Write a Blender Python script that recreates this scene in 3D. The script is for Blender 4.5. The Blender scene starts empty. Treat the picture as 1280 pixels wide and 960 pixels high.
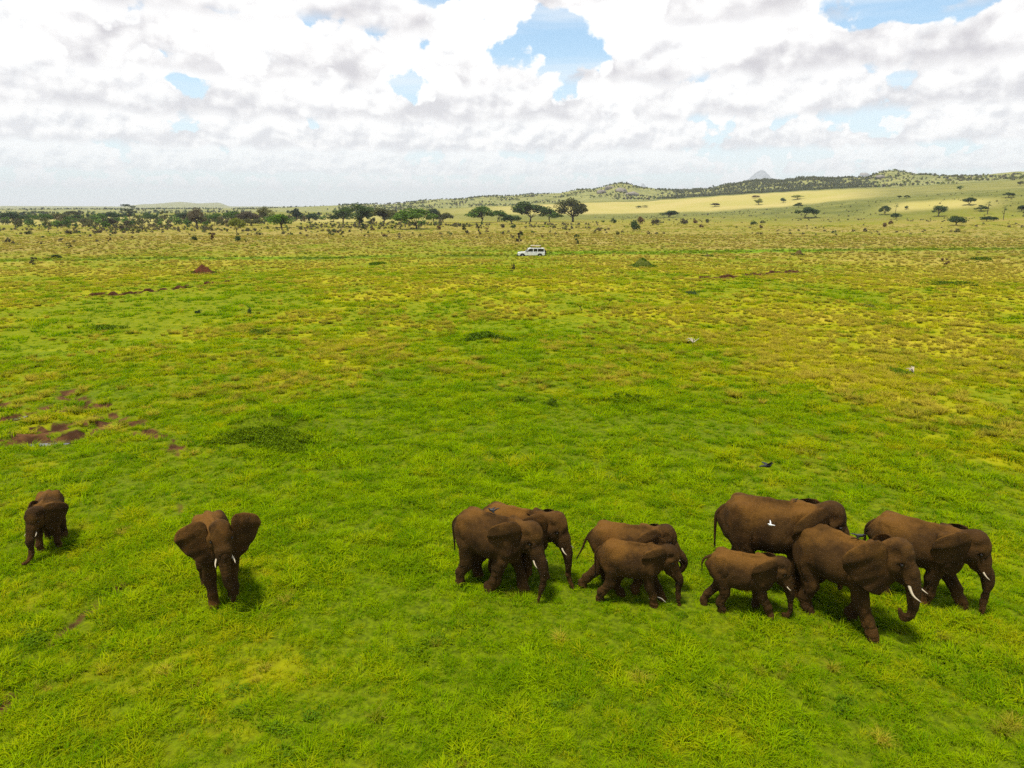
import bpy, bmesh, math, random
import numpy as np
from mathutils import Vector, Matrix

R = math.radians
scene = bpy.context.scene
COL = scene.collection
random.seed(7)

# ------------------------------------------------------------------ camera
CAM_H, FPX, PITCH = 9.0, 854.0, R(14.42)
cam_d = bpy.data.cameras.new('camera')
cam_d.sensor_width = 36.0
cam_d.lens = 36.0 * FPX / 1280.0
cam_d.clip_start, cam_d.clip_end = 0.1, 60000.0
cam = bpy.data.objects.new('camera', cam_d)
cam.location = (0, 0, CAM_H)
cam.rotation_euler = (R(90) - PITCH, 0, 0)
COL.objects.link(cam)
scene.camera = cam

# ------------------------------------------------------------------ render / exposure
scene.render.engine = 'CYCLES'
scene.view_settings.view_transform = 'Standard'
scene.view_settings.look = 'None'
scene.view_settings.gamma = 1.0
scene.view_settings.exposure = 0.25
cy = scene.cycles
cy.max_bounces, cy.diffuse_bounces, cy.glossy_bounces = 5, 2, 2
cy.transmission_bounces, cy.transparent_max_bounces, cy.volume_bounces = 3, 4, 0
cy.use_denoising = False
cy.use_adaptive_sampling = True
cy.adaptive_threshold = 0.004
cy.sample_clamp_indirect = 3.0

# ------------------------------------------------------------------ sun and sky
SUN_EL, SUN_AZ = R(73), R(-128)          # azimuth from +Y (view direction) towards +X
sun_d = bpy.data.lights.new('sun', 'SUN')
sun_d.energy, sun_d.angle, sun_d.color = 4.2, R(8.0), (1.0, 0.93, 0.80)
sun = bpy.data.objects.new('sun', sun_d)
to_sun = Vector((math.sin(SUN_AZ) * math.cos(SUN_EL), math.cos(SUN_AZ) * math.cos(SUN_EL), math.sin(SUN_EL)))
sun.rotation_euler = to_sun.to_track_quat('Z', 'Y').to_euler()
sun.location = (0, 0, 60)
COL.objects.link(sun)


class S:
    """a shader socket with arithmetic, so node trees read as formulas"""
    def __init__(s, nt, sock): s.nt, s.k = nt, sock
    def _m(s, op, *a):
        n = s.nt.nodes.new('ShaderNodeMath'); n.operation = op
        for i, v in enumerate((s,) + a):
            if isinstance(v, S): s.nt.links.new(v.k, n.inputs[i])
            else: n.inputs[i].default_value = v
        return S(s.nt, n.outputs[0])
    def __add__(s, o): return s._m('ADD', o)
    __radd__ = __add__
    def __sub__(s, o): return s._m('SUBTRACT', o)
    def __rsub__(s, o): return (s * -1.0)._m('ADD', o)
    def __mul__(s, o): return s._m('MULTIPLY', o)
    __rmul__ = __mul__
    def __truediv__(s, o): return s._m('DIVIDE', o)
    def mx(s, o): return s._m('MAXIMUM', o)
    def mn(s, o): return s._m('MINIMUM', o)
    def pw(s, o): return s._m('POWER', o)
    def ab(s): return s._m('ABSOLUTE')
    def sstep(s, a, b):
        n = s.nt.nodes.new('ShaderNodeMapRange'); n.interpolation_type = 'SMOOTHSTEP'
        s.nt.links.new(s.k, n.inputs[0]); n.inputs[1].default_value = a; n.inputs[2].default_value = b
        return S(s.nt, n.outputs[0])
    def lstep(s, a, b):
        n = s.nt.nodes.new('ShaderNodeMapRange')
        s.nt.links.new(s.k, n.inputs[0]); n.inputs[1].default_value = a; n.inputs[2].default_value = b
        return S(s.nt, n.outputs[0])


def vec(nt, x, y, z):
    n = nt.nodes.new('ShaderNodeCombineXYZ')
    for i, v in enumerate((x, y, z)):
        if isinstance(v, S): nt.links.new(v.k, n.inputs[i])
        else: n.inputs[i].default_value = v
    return S(nt, n.outputs[0])


def noise(nt, v, scale=1.0, detail=4.0, rough=0.55, dist=0.0, color=False, dim='3D'):
    n = nt.nodes.new('ShaderNodeTexNoise'); n.noise_dimensions = dim
    if v is not None: nt.links.new(v.k, n.inputs['Vector'])
    n.inputs['Scale'].default_value = scale; n.inputs['Detail'].default_value = detail
    n.inputs['Roughness'].default_value = rough; n.inputs['Distortion'].default_value = dist
    return S(nt, n.outputs['Color' if color else 'Fac'])


def voro(nt, v, scale=1.0, feature='F1', rnd=1.0):
    n = nt.nodes.new('ShaderNodeTexVoronoi'); n.feature = feature
    nt.links.new(v.k, n.inputs['Vector']); n.inputs['Scale'].default_value = scale
    n.inputs['Randomness'].default_value = rnd
    return S(nt, n.outputs['Distance'])


def mixc(nt, f, a, b):
    n = nt.nodes.new('ShaderNodeMix'); n.data_type = 'RGBA'
    if isinstance(f, S): nt.links.new(f.k, n.inputs[0])
    else: n.inputs[0].default_value = f
    for i, c in ((6, a), (7, b)):
        if isinstance(c, S): nt.links.new(c.k, n.inputs[i])
        else: n.inputs[i].default_value = (*c, 1.0)
    return S(nt, n.outputs[2])


def srgb(r, g, b):
    f = lambda c: c / 12.92 if c <= 0.04045 else ((c + 0.055) / 1.055) ** 2.4
    return tuple(f(c / 255.0) for c in (r, g, b))


def build_world():
    w = bpy.data.worlds.new('World'); scene.world = w; w.use_nodes = True
    nt = w.node_tree; nt.nodes.clear()
    sky = nt.nodes.new('ShaderNodeTexSky'); sky.sky_type = 'NISHITA'; sky.sun_disc = False
    sky.sun_elevation, sky.sun_rotation = SUN_EL, SUN_AZ
    sky.dust_density = 0.5; sky.ozone_density = 2.0
    tc = nt.nodes.new('ShaderNodeTexCoord')
    sep = nt.nodes.new('ShaderNodeSeparateXYZ'); nt.links.new(tc.outputs['Generated'], sep.inputs[0])
    x, y, z = (S(nt, sep.outputs[i]) for i in range(3))
    hor = (x * x + y * y)._m('SQRT').mx(1e-4)
    az = x._m('ARCTAN2', y)
    te = z / hor
    deg = math.pi / 180
    # clear sky, a little deeper so that the gaps between the clouds stay blue
    col = mixc(nt, 0.0, (0, 0, 0), (0, 0, 0))
    hs = nt.nodes.new('ShaderNodeHueSaturation'); hs.inputs['Saturation'].default_value = 1.1
    hs.inputs['Value'].default_value = 1.0
    nt.links.new(sky.outputs[0], hs.inputs['Color'])
    sc = nt.nodes.new('ShaderNodeMix'); sc.data_type = 'RGBA'; sc.blend_type = 'MULTIPLY'
    sc.inputs[0].default_value = 1.0; sc.inputs[7].default_value = (0.090, 0.148, 0.155, 1)
    nt.links.new(hs.outputs[0], sc.inputs[6])
    col = S(nt, sc.outputs[2])
    WHITE, GREY, PALE = (0.99, 0.98, 0.965), (0.57, 0.555, 0.585), (0.86, 0.89, 0.91)
    def blob(px_, py_, wx, wy):
        """soft bump round a place in the sky given as azimuth, tan(elevation)"""
        a0 = math.atan((px_ - 640) / FPX); t0 = (260 - py_) / FPX * math.cos(a0)
        dx = (az - a0) * (FPX / wx); dy = (te - t0) * (FPX / wy)
        return ((dx * dx + dy * dy) * -1.0)._m('EXPONENT')
    # rows of cumulus, farthest first: distance in cloud-base heights, amount, tallness, seed, depth of the base shade, octaves
    rows = [(42, .60, 1.7, 61.7, .3, 3), (22, .66, 1.6, 9.7, .4, 4), (13, .70, 1.35, 21.3, .6, 5), (8.6, .70, 1.1, 33.1, .8, 6),
            (6.0, .66, .85, 47.9, 1.0, 7), (4.3, .62, .66, 74.2, 1.1, 7)]
    veil = (1.0 - te.sstep(0.02, 0.26)) * 0.55 + 0.25
    col = mixc(nt, veil, col, PALE)
    wisp = noise(nt, vec(nt, az * 3.0, te * 26.0, 4.0), 1.0, 3, 0.6).sstep(.40, .75) * 0.5
    col = mixc(nt, wisp, col, (0.88, 0.89, 0.89))
    # where the sky stays open: the blue gaps
    gap = blob(690, 72, 105, 34) * .62 + blob(515, 124, 46, 20) * .75 + blob(1070, 36, 90, 24) * .7 + blob(130, -8, 70, 18) * .7 \
        + blob(235, 88, 85, 12) * .2 + blob(560, 16, 60, 18) * .5 + blob(545, 162, 36, 12) * .5 - blob(200, 45, 120, 36) * .5 \
        - blob(690, 25, 100, 20) * .55 - blob(1220, 70, 110, 50) * 0.4 - blob(940, 50, 110, 40) * .45 - blob(420, 90, 80, 30) * .3
    for (rr, amt, tall, seed, shade, oc) in rows:
        u = az * rr
        h = te * rr - 1.0
        big = noise(nt, vec(nt, u * 0.42 + seed, seed * 1.7, 0.0), 1.0, 2, 0.5, dim='2D')   # where clouds stand
        p = vec(nt, u, h * 1.25, seed * 2.3)
        fb = noise(nt, p, 1.9, oc, 0.52)
        fb2 = noise(nt, vec(nt, u + 0.05, h * 1.25 - 0.09, seed * 2.3), 1.9, 3, 0.52)
        top = (big - (1.0 - amt)) * (tall * 3.4)                                            # height of the cloud here
        dens = (top - h) * 0.75 + (fb - 0.5) * 2.3 - gap
        a = dens.sstep(0.0, 0.13) * (h + (fb - .5) * 0.35).sstep(-0.07, 0.06)
        lit = (h * 1.0 / (0.42 * tall)).mn(1.0) * 0.55 + (fb - 0.5) * 1.2 + (fb - fb2) * 2.2 + 0.10
        c = mixc(nt, lit.sstep(-0.10, 0.64), tuple(max(0.0, p_ + (g - p_) * shade) for g, p_ in zip(GREY, PALE)), WHITE)
        far = max(0.0, min(1.0, (rr - 5) / 36.0)) * 0.5
        c = mixc(nt, far, c, PALE)
        col = mixc(nt, a * (0.97 if rr < 15 else 0.8), col, c)
    # overhead: the same broken cumulus deck seen from below
    px, py = x / z.mx(0.05), y / z.mx(0.05)
    o1 = noise(nt, vec(nt, px, py, 1.5), 0.55, 3, 0.55)
    o2 = noise(nt, vec(nt, px + 0.25, py - 0.4, 1.5), 0.55, 2, 0.55)
    oc = mixc(nt, ((o2 - o1) * 2.0 + 0.55).sstep(0.1, .9), GREY, WHITE)
    oa = o1.sstep(.44, .56) * te.sstep(0.285, 0.36)
    col = mixc(nt, oa, col, oc)
    # air below the horizon keeps the horizon's tone
    col = mixc(nt, te.sstep(0.02, -0.0) * 0.6, col, PALE)
    bg = nt.nodes.new('ShaderNodeBackground'); nt.links.new(col.k, bg.inputs[0]); bg.inputs[1].default_value = 1.0
    out = nt.nodes.new('ShaderNodeOutputWorld'); nt.links.new(bg.outputs[0], out.inputs[0])
    w.cycles.sampling_method = 'NONE'


build_world()
# ------------------------------------------------------------------ numpy helpers
def _hash(ix, iy, iz, seed):
    h = (ix.astype(np.int64) * 374761393 + iy.astype(np.int64) * 668265263 + iz.astype(np.int64) * 2147483647 + seed * 974634541) & 0xFFFFFFFF
    h = ((h ^ (h >> 13)) * 1274126177) & 0xFFFFFFFF
    h = ((h ^ (h >> 16)) * 2246822519) & 0xFFFFFFFF
    return ((h ^ (h >> 15)) & 0xFFFFFF) / float(0xFFFFFF)


def vnoise2(x, y, seed=0):
    ix, iy = np.floor(x), np.floor(y)
    fx, fy = x - ix, y - iy
    fx = fx * fx * (3 - 2 * fx); fy = fy * fy * (3 - 2 * fy)
    z = np.zeros_like(ix)
    a, b = _hash(ix, iy, z, seed), _hash(ix + 1, iy, z, seed)
    c, d = _hash(ix, iy + 1, z, seed), _hash(ix + 1, iy + 1, z, seed)
    return (a + (b - a) * fx) * (1 - fy) + (c + (d - c) * fx) * fy


def fbm2(x, y, scale, octaves=4, seed=0, gain=0.5):
    v, amp, tot = 0.0, 1.0, 0.0
    for o in range(octaves):
        v = v + amp * vnoise2(x * scale + 17.3 * o, y * scale - 9.1 * o, seed + o); tot += amp
        amp *= gain; scale *= 2.03
    return v / tot


def vnoise3(x, y, z, seed=0):
    ix, iy, iz = np.floor(x), np.floor(y), np.floor(z)
    fx, fy, fz = x - ix, y - iy, z - iz
    fx = fx * fx * (3 - 2 * fx); fy = fy * fy * (3 - 2 * fy); fz = fz * fz * (3 - 2 * fz)
    def lay(k):
        a, b = _hash(ix, iy, iz + k, seed), _hash(ix + 1, iy, iz + k, seed)
        c, d = _hash(ix, iy + 1, iz + k, seed), _hash(ix + 1, iy + 1, iz + k, seed)
        return (a + (b - a) * fx) * (1 - fy) + (c + (d - c) * fx) * fy
    return lay(0) * (1 - fz) + lay(1) * fz


def sm(a, b, x):
    t = np.clip((x - a) / (b - a), 0, 1)
    return t * t * (3 - 2 * t)


def pix_dir(px, py):
    u, v = (px - 640.0) / FPX, (480.0 - py) / FPX
    c, s = math.cos(PITCH), math.sin(PITCH)
    return np.array([u, c + v * s, -s + v * c])


def project(p):
    """world point -> photograph pixel"""
    c, s = math.cos(PITCH), math.sin(PITCH)
    x, y, z = p[0], p[1], p[2] - CAM_H
    d = y * c - z * s
    return 640 + FPX * x / d, 480 - FPX * (y * s + z * c) / d


# ------------------------------------------------------------------ the lie of the land
# rows: distance from the river side; columns: bearing as tangent; values: slope line in 1/FPX above the camera level
LPX = np.array([-900, 0, 130, 165, 200, 240, 262, 285, 300, 480, 560, 620, 690, 735, 770, 800, 830, 870, 900, 935, 960, 1000, 1030, 1060, 1090, 1130, 1160, 1200, 1250, 1280, 1700, 2600])
def _row(d):
    k = sorted(d); return np.interp(LPX, k, [d[i] for i in k])
LAND = [
    (360, np.full(LPX.shape, 260 + 9 / 360 * FPX)),
    (520, _row({0: 274.8, 735: 274.8, 1040: 273, 1280: 268, 1700: 262})),
    (720, _row({0: 270.7, 735: 270.7, 860: 267, 960: 261, 1040: 252.5, 1100: 248, 1280: 237, 1700: 228})),
    (860, _row({0: 269, 735: 269.3, 860: 267.2, 960: 261.6, 1040: 252.8, 1100: 248.0, 1280: 236, 1700: 226})),
    (1250, _row({0: 266, 480: 265, 620: 258, 735: 253.5, 800: 252, 900: 245.5, 1040: 237.5, 1100: 236, 1280: 226, 1700: 220})),
    (1450, _row({0: 265, 480: 263.5, 620: 257, 735: 252, 800: 250.5, 900: 244, 1040: 237, 1100: 235, 1280: 224, 1700: 219})),
    (1850, _row({-900: 261, 0: 261.2, 300: 261, 480: 255.5, 560: 249.5, 620: 245.5, 690: 244, 735: 238, 770: 231, 800: 238, 830: 241.5, 870: 239, 900: 234,
                 935: 228.5, 960: 229, 1000: 226, 1030: 228, 1060: 226, 1090: 218.5, 1130: 221.5, 1160: 224, 1200: 223, 1250: 219, 1280: 216, 1700: 215, 2600: 225})),
    (2500, _row({-900: 262, 0: 262, 480: 259, 620: 254, 800: 246, 1000: 236, 1280: 228, 1700: 230})),
    (4200, _row({-900: 261, 0: 261, 480: 261, 1280: 259, 1700: 261})),
    (9000, _row({-900: 259, 0: 257.2, 130: 257.6, 165: 257.8, 200: 255.2, 240: 252.8, 262: 254.4, 285: 253.6, 300: 257.8, 480: 258.0, 735: 259, 1280: 259})),
    (16000, np.full(LPX.shape, 259.4)),
]
LR = np.array([a for a, _ in LAND], float)
_cz = np.cos(np.arctan((LPX - 640) / FPX))
LZ = np.array([CAM_H + a * (260 - v) / FPX * np.where(v < 260, _cz, 1.0) for a, v in LAND])

MOUND_SPECS = []       # (x, y, radius, height) grassy swellings that belong to the ground


def ground_z(x, y):
    x, y = np.asarray(x, float), np.asarray(y, float)
    r = np.hypot(x, y)
    tx = 640 + FPX * x / np.maximum(y, 0.12 * r + 1e-6)                 # bearing as photograph column
    tx = np.where(y < 0.12 * r, np.where(x > 0, 2600, -900), tx)
    ry = np.maximum(r, 1e-3)
    fr = np.interp(np.log(ry), np.log(LR), np.arange(len(LR)))
    i0 = np.clip(np.floor(fr).astype(int), 0, len(LR) - 2); t = fr - i0
    t = t * t * (3 - 2 * t)
    fx = np.interp(tx, LPX, np.arange(len(LPX)))
    j0 = np.clip(np.floor(fx).astype(int), 0, len(LPX) - 2); s = fx - j0
    s = s * s * (3 - 2 * s)
    z0 = LZ[i0, j0] * (1 - s) + LZ[i0, j0 + 1] * s
    z1 = LZ[i0 + 1, j0] * (1 - s) + LZ[i0 + 1, j0 + 1] * s
    z = np.where(r < 360, 0.0, z0 * (1 - t) + z1 * t)
    # undulation
    z = z + (fbm2(x, y, 1 / 9.0, 3, 3) - 0.5) * 0.30 * sm(4, 20, r) + (fbm2(x, y, 1 / 1.1, 3, 11) - 0.5) * 0.12 * (1 - sm(60, 150, r))
    z = z + (fbm2(x, y, 1 / 55.0, 3, 23) - 0.5) * 1.0 * sm(50, 150, r)
    hill = sm(1350, 1600, r) * (1 - sm(2200, 3200, r)) * sm(500, 760, tx)
    z = z + (fbm2(x, y, 1 / 120.0, 4, 31) - 0.5) * 20 * hill
    for (mx, my, mr, mh) in MOUND_SPECS:
        d = np.hypot(x - mx, (y - my))
        z = z + mh * np.exp(-(d / mr) ** 2 * 1.6) * (0.8 + 0.4 * fbm2(x, y, 1.2, 2, 41))
    w = GULLY(x, y)
    return z - w


def GULLY(x, y):
    return 0.0


def at(px, py, zoff=0.0):
    """ground point seen at a photograph pixel"""
    d = pix_dir(px, py); d = d / np.linalg.norm(d)
    ts = np.concatenate([np.linspace(6, 120, 1500), np.geomspace(120, 9000, 2500)])
    P = d[None, :] * ts[:, None]
    below = (CAM_H + P[:, 2]) < ground_z(P[:, 0], P[:, 1]) + zoff
    k = int(np.argmax(below)) if below.any() else len(ts) - 1
    t = ts[max(k, 1)]; t0 = ts[max(k, 1) - 1]
    for _ in range(18):
        m = 0.5 * (t + t0); q = d * m
        if CAM_H + q[2] < float(ground_z(q[0], q[1])) + zoff: t = m
        else: t0 = m
    q = d * t
    return np.array([q[0], q[1], CAM_H + q[2]])


def seg_dist(x, y, pts):
    best = np.full(np.shape(x), 1e9)
    for (ax, ay), (bx, by) in zip(pts[:-1], pts[1:]):
        dx, dy = bx - ax, by - ay
        t = np.clip(((x - ax) * dx + (y - ay) * dy) / (dx * dx + dy * dy + 1e-9), 0, 1)
        best = np.minimum(best, np.hypot(x - ax - t * dx, y - ay - t * dy))
    return best


_flat = lambda pts: [tuple(at(a, b)[:2]) for a, b in pts]
TRAIL = _flat([(-60, 960), (0, 888), (30, 842), (62, 803), (106, 765), (150, 730)])                 # trodden trail, lower left
TRAIL2 = _flat([(224, 690), (226, 640), (222, 600), (222, 570), (212, 545)])                     # faint trail to the wallow
ROAD = [_flat([(-300, 331), (0, 326), (180, 323), (330, 323), (450, 321.5), (640, 319.5), (760, 316.5), (900, 314.5), (1040, 313), (1170, 312), (1600, 309)])]
LUSHP = _flat([(480, 310), (560, 312), (660, 315.5), (800, 316), (1000, 313)])
CUT1 = _flat([(866, 347.5), (900, 346), (940, 343), (972, 340), (1004, 338)])
CUT2 = _flat([(110, 369), (150, 367), (190, 363), (235, 358), (262, 354.5), (290, 352)])
WALLOW = [_flat([(5, 551), (40, 548), (90, 545), (112, 538)]), _flat([(30, 537), (70, 533), (118, 529)]), _flat([(84, 489), (92, 498), (103, 508), (130, 507)]),
          _flat([(136, 519), (150, 528), (170, 529)]), _flat([(182, 541), (198, 544)]), _flat([(0, 523), (30, 520)]), _flat([(62, 510), (80, 511)]), _flat([(0, 506), (12, 507)]),
          _flat([(216, 556), (224, 559)])]
PUDDLE_C = at(58, 549)[:2]


def GULLY(x, y):
    g = 0.10 * np.exp(-(seg_dist(x, y, TRAIL) / 0.22) ** 2)
    n = fbm2(np.asarray(x, float), np.asarray(y, float), 1.5, 3, 77)
    g = g + 0.30 * np.exp(-(seg_dist(x, y + .9, CUT1) / 0.9) ** 2)
    g = g + 0.35 * np.exp(-(seg_dist(x, y, CUT2) / 0.8) ** 2) * sm(.35, .55, n)
    for w in WALLOW:
        g = g + 0.22 * np.exp(-(seg_dist(x, y, w) / 0.42) ** 2) * sm(.25, .5, n)
    d = np.hypot((x - PUDDLE_C[0]) / 1.9, (y - PUDDLE_C[1]) / 0.9)
    g = g + 0.34 * (1 - sm(0.3, 1.15, d))
    return g


_m = at(328, 552)
MOUND_SPECS.append((_m[0], _m[1] + 0.7, 2.2, 1.1))
for (mpx, mpy, mr, mh) in ((71, 322, 1.6, .7), (1217, 360, 3.0, .5), (1240, 326, 2.4, .4), (605, 424, 2.0, .35), (785, 500, 1.5, .25), (600, 250 + 180, 1.2, .2)):
    _m = at(mpx, mpy); MOUND_SPECS.append((_m[0], _m[1], mr, mh))


def cover(x, y):
    """what grows where: dry straw share, bare soil, lush strip (all 0..1)"""
    x, y = np.asarray(x, float), np.asarray(y, float)
    r = np.hypot(x, y)
    n1 = fbm2(x, y, 1 / 6.0, 4, 101); n2 = fbm2(x, y, 1 / 24.0, 3, 131); n3 = fbm2(x, y, 1 / 1.3, 3, 151)
    tx = 640 + FPX * x / np.maximum(y, 1)
    base = np.interp(r, [0, 16, 26, 34, 45, 60, 90, 130, 170, 240, 330, 520, 800], [.22, .22, .22, .36, .56, .58, .66, .66, .76, .84, .82, .62, .45])
    green_left = sm(420, 250, tx) * sm(30, 44, r) * (1 - sm(75, 110, r))
    base = base - 0.28 * green_left
    k = 0.45 + 0.55 * sm(22, 40, r)
    dry = base + ((n1 - .5) * .9 + (n2 - .5) * 0.7) * k + (n3 - .5) * .6
    road = seg_dist(x, y, ROAD[0])
    lush = np.exp(-(road / 4.0) ** 2) + 0.8 * np.exp(-(seg_dist(x, y, LUSHP) / 4.5) ** 2)
    lush = np.clip(lush, 0, 1) * sm(.30, .5, n2 * .6 + n1 * .4)
    rut = np.exp(-((road - 1.0) / 0.55) ** 2) * sm(60, 90, r)
    soil = 0.95 * np.exp(-(seg_dist(x, y, TRAIL) / 0.15) ** 2) * sm(.34, .56, n3 + .07)
    soil = soil + 0.55 * np.exp(-(seg_dist(x, y, TRAIL2) / 0.12) ** 2) * sm(.5, .65, n3)
    n = fbm2(x, y, 1.5, 3, 77)
    soil = soil + 1.2 * np.exp(-(seg_dist(x, y + .7, CUT1) / 1.0) ** 2) * sm(.30, .45, n) + np.exp(-(seg_dist(x, y + .6, CUT2) / 1.1) ** 2) * sm(.34, .5, n)
    for w in WALLOW:
        soil = soil + 1.1 * np.exp(-(seg_dist(x, y, w) / 0.62) ** 2) * sm(.36, .52, fbm2(x, y, 2.6, 3, 79))
    d = np.hypot((x - PUDDLE_C[0]) / 2.1, (y - PUDDLE_C[1]) / 1.1)
    soil = soil + 1.2 * (1 - sm(.55, 1.05, d)) * sm(.30, .46, fbm2(x, y, 2.2, 3, 83))
    return np.clip(dry, 0, 1), np.clip(soil, 0, 1), np.clip(lush, 0, 1), np.clip(rut, 0, 1)


# ------------------------------------------------------------------ object helpers
def link(name, mesh, mat=None, parent=None):
    o = bpy.data.objects.new(name, mesh); COL.objects.link(o)
    if mat is not None and mesh is not None and len(mesh.materials) == 0: mesh.materials.append(mat)
    if parent is not None: o.parent = parent
    return o


def tag(o, label=None, cat=None, group=None, kind=None):
    if label: o['label'] = label
    if cat: o['category'] = cat
    if group: o['group'] = group
    if kind: o['kind'] = kind
    return o


def empty(name, loc, rz=0.0):
    o = bpy.data.objects.new(name, None); COL.objects.link(o)
    o.location = loc; o.rotation_euler = (0, 0, rz); o.empty_display_size = 0.3
    return o


def mesh_from(name, V, F, smooth=True):
    """V (n,3) array, F (m,3) or (m,4) int array"""
    V = np.ascontiguousarray(V, np.float32); F = np.ascontiguousarray(F, np.int32)
    me = bpy.data.meshes.new(name)
    k = F.shape[1]
    me.vertices.add(len(V)); me.vertices.foreach_set('co', V.ravel())
    me.loops.add(F.size); me.loops.foreach_set('vertex_index', F.ravel())
    me.polygons.add(len(F)); me.polygons.foreach_set('loop_start', np.arange(0, F.size, k, dtype=np.int32))
    me.polygons.foreach_set('use_smooth', np.full(len(F), smooth))
    me.update(calc_edges=True)
    return me


def fattr(me, name, arr, dom='POINT'):
    a = me.attributes.new(name, 'FLOAT', dom); a.data.foreach_set('value', np.ascontiguousarray(arr, np.float32))


def new_mat(name):
    m = bpy.data.materials.new(name); m.use_nodes = True
    nt = m.node_tree; nt.nodes.clear()
    out = nt.nodes.new('ShaderNodeOutputMaterial')
    return m, nt, out


def attr(nt, name, typ='GEOMETRY'):
    n = nt.nodes.new('ShaderNodeAttribute'); n.attribute_name = name; n.attribute_type = typ
    return S(nt, n.outputs['Fac'])


def position(nt):
    n = nt.nodes.new('ShaderNodeNewGeometry'); return S(nt, n.outputs['Position'])


def objco(nt):
    n = nt.nodes.new('ShaderNodeTexCoord'); return S(nt, n.outputs['Object'])


def bsdf(nt, out, col, rough=0.8, spec=0.2, bump=None, bump_d=0.02, bump_s=0.5, metal=0.0):
    b = nt.nodes.new('ShaderNodeBsdfPrincipled')
    if isinstance(col, S): nt.links.new(col.k, b.inputs['Base Color'])
    else: b.inputs['Base Color'].default_value = (*col, 1)
    if isinstance(rough, S): nt.links.new(rough.k, b.inputs['Roughness'])
    else: b.inputs['Roughness'].default_value = rough
    b.inputs['Specular IOR Level'].default_value = spec; b.inputs['Metallic'].default_value = metal
    if bump is not None:
        n = nt.nodes.new('ShaderNodeBump'); n.inputs['Distance'].default_value = bump_d; n.inputs['Strength'].default_value = bump_s
        nt.links.new(bump.k, n.inputs['Height']); nt.links.new(n.outputs[0], b.inputs['Normal'])
    nt.links.new(b.outputs[0], out.inputs['Surface'])
    return b


def plain(name, col, rough=0.6, spec=0.3, var=0.12, scale=6.0, metal=0.0):
    m, nt, out = new_mat(name)
    n = noise(nt, objco(nt), scale, 4)
    c = mixc(nt, n, tuple(v * (1 - var) for v in col), tuple(min(1, v * (1 + var)) for v in col))
    bsdf(nt, out, c, rough, spec, metal=metal)
    return m


# colours of the ground and its grass (albedo)
C_GREEN = (0.195, 0.300, 0.001)
C_GREEN2 = (0.105, 0.195, 0.001)
C_DRY = (0.330, 0.300, 0.004)
C_STRAW = (0.42, 0.305, 0.05)
C_DRY2 = (0.245, 0.200, 0.034)
C_STRAW2 = (0.295, 0.225, 0.070)
C_LUSH = (0.128, 0.240, 0.001)
C_SOIL = (0.115, 0.052, 0.020)
C_MUD = (0.042, 0.019, 0.008)


def ground_material():
    m, nt, out = new_mat('savanna_ground')
    p = position(nt)
    dry, soil, lush, rut, field = (attr(nt, k) for k in ('dry', 'soil', 'lush', 'rut', 'field'))
    far = attr(nt, 'far'); near = attr(nt, 'near'); mid = attr(nt, 'mid')
    n1 = noise(nt, p, 1.6, 5, .6); n2 = noise(nt, p, 0.35, 4, .6); n3 = noise(nt, p, 9.0, 3, .6)
    g = mixc(nt, n1.sstep(.3, .7), tuple(v * .85 for v in C_GREEN2), tuple(v * .85 for v in C_GREEN))
    gm = mixc(nt, n1.sstep(.3, .7), (0.128, 0.150, 0.001), (0.178, 0.190, 0.001))
    gm = mixc(nt, mid, gm, (0.185, 0.178, 0.010))
    g = mixc(nt, (1.0 - near) * .85, g, gm)
    g = mixc(nt, near, g, mixc(nt, n3.sstep(.3, .7), (0.060, 0.085, 0.002), (0.125, 0.170, 0.002)))
    d = (dry + (n1 - .5) * .5 + (n2 - .5) * .4)
    c = mixc(nt, d.sstep(.25, .95), g, mixc(nt, mid, C_DRY, C_DRY2))
    c = mixc(nt, (d + (n3 - .5) * .6).sstep(.75, 1.15) * .8, c, mixc(nt, mid, C_STRAW, C_STRAW2))
    # tree-dotted far slopes
    nf = noise(nt, p, 0.05, 5, .65); nf2 = noise(nt, p, 0.012, 4, .6)
    slope = mixc(nt, nf.sstep(.35, .65), (0.105, 0.115, 0.024), (0.175, 0.175, 0.038))
    hillc = mixc(nt, nf.sstep(.35, .65), (0.150, 0.160, 0.050), (0.260, 0.250, 0.075))
    slope = mixc(nt, attr(nt, 'hill'), slope, hillc)
    c = mixc(nt, far, c, slope)
    yel = mixc(nt, nf2.sstep(.3, .7), (0.34, 0.30, 0.075), (0.40, 0.33, 0.11))
    c = mixc(nt, field * (nf * .3 + .85).mn(1.0), c, yel)
    c = mixc(nt, lush * .9, c, C_LUSH)
    c = mixc(nt, rut * .8, c, (0.040, 0.065, 0.004))
    s = mixc(nt, n1.sstep(.35, .65), C_MUD, C_SOIL)
    c = mixc(nt, (soil + (n3 - .5) * .8 + (n1 - .5) * .3).sstep(.22, .72), c, s)
    bsdf(nt, out, c, 0.9, 0.05, bump=n3 * .5 + n1, bump_d=0.08, bump_s=0.6)
    return m


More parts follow.
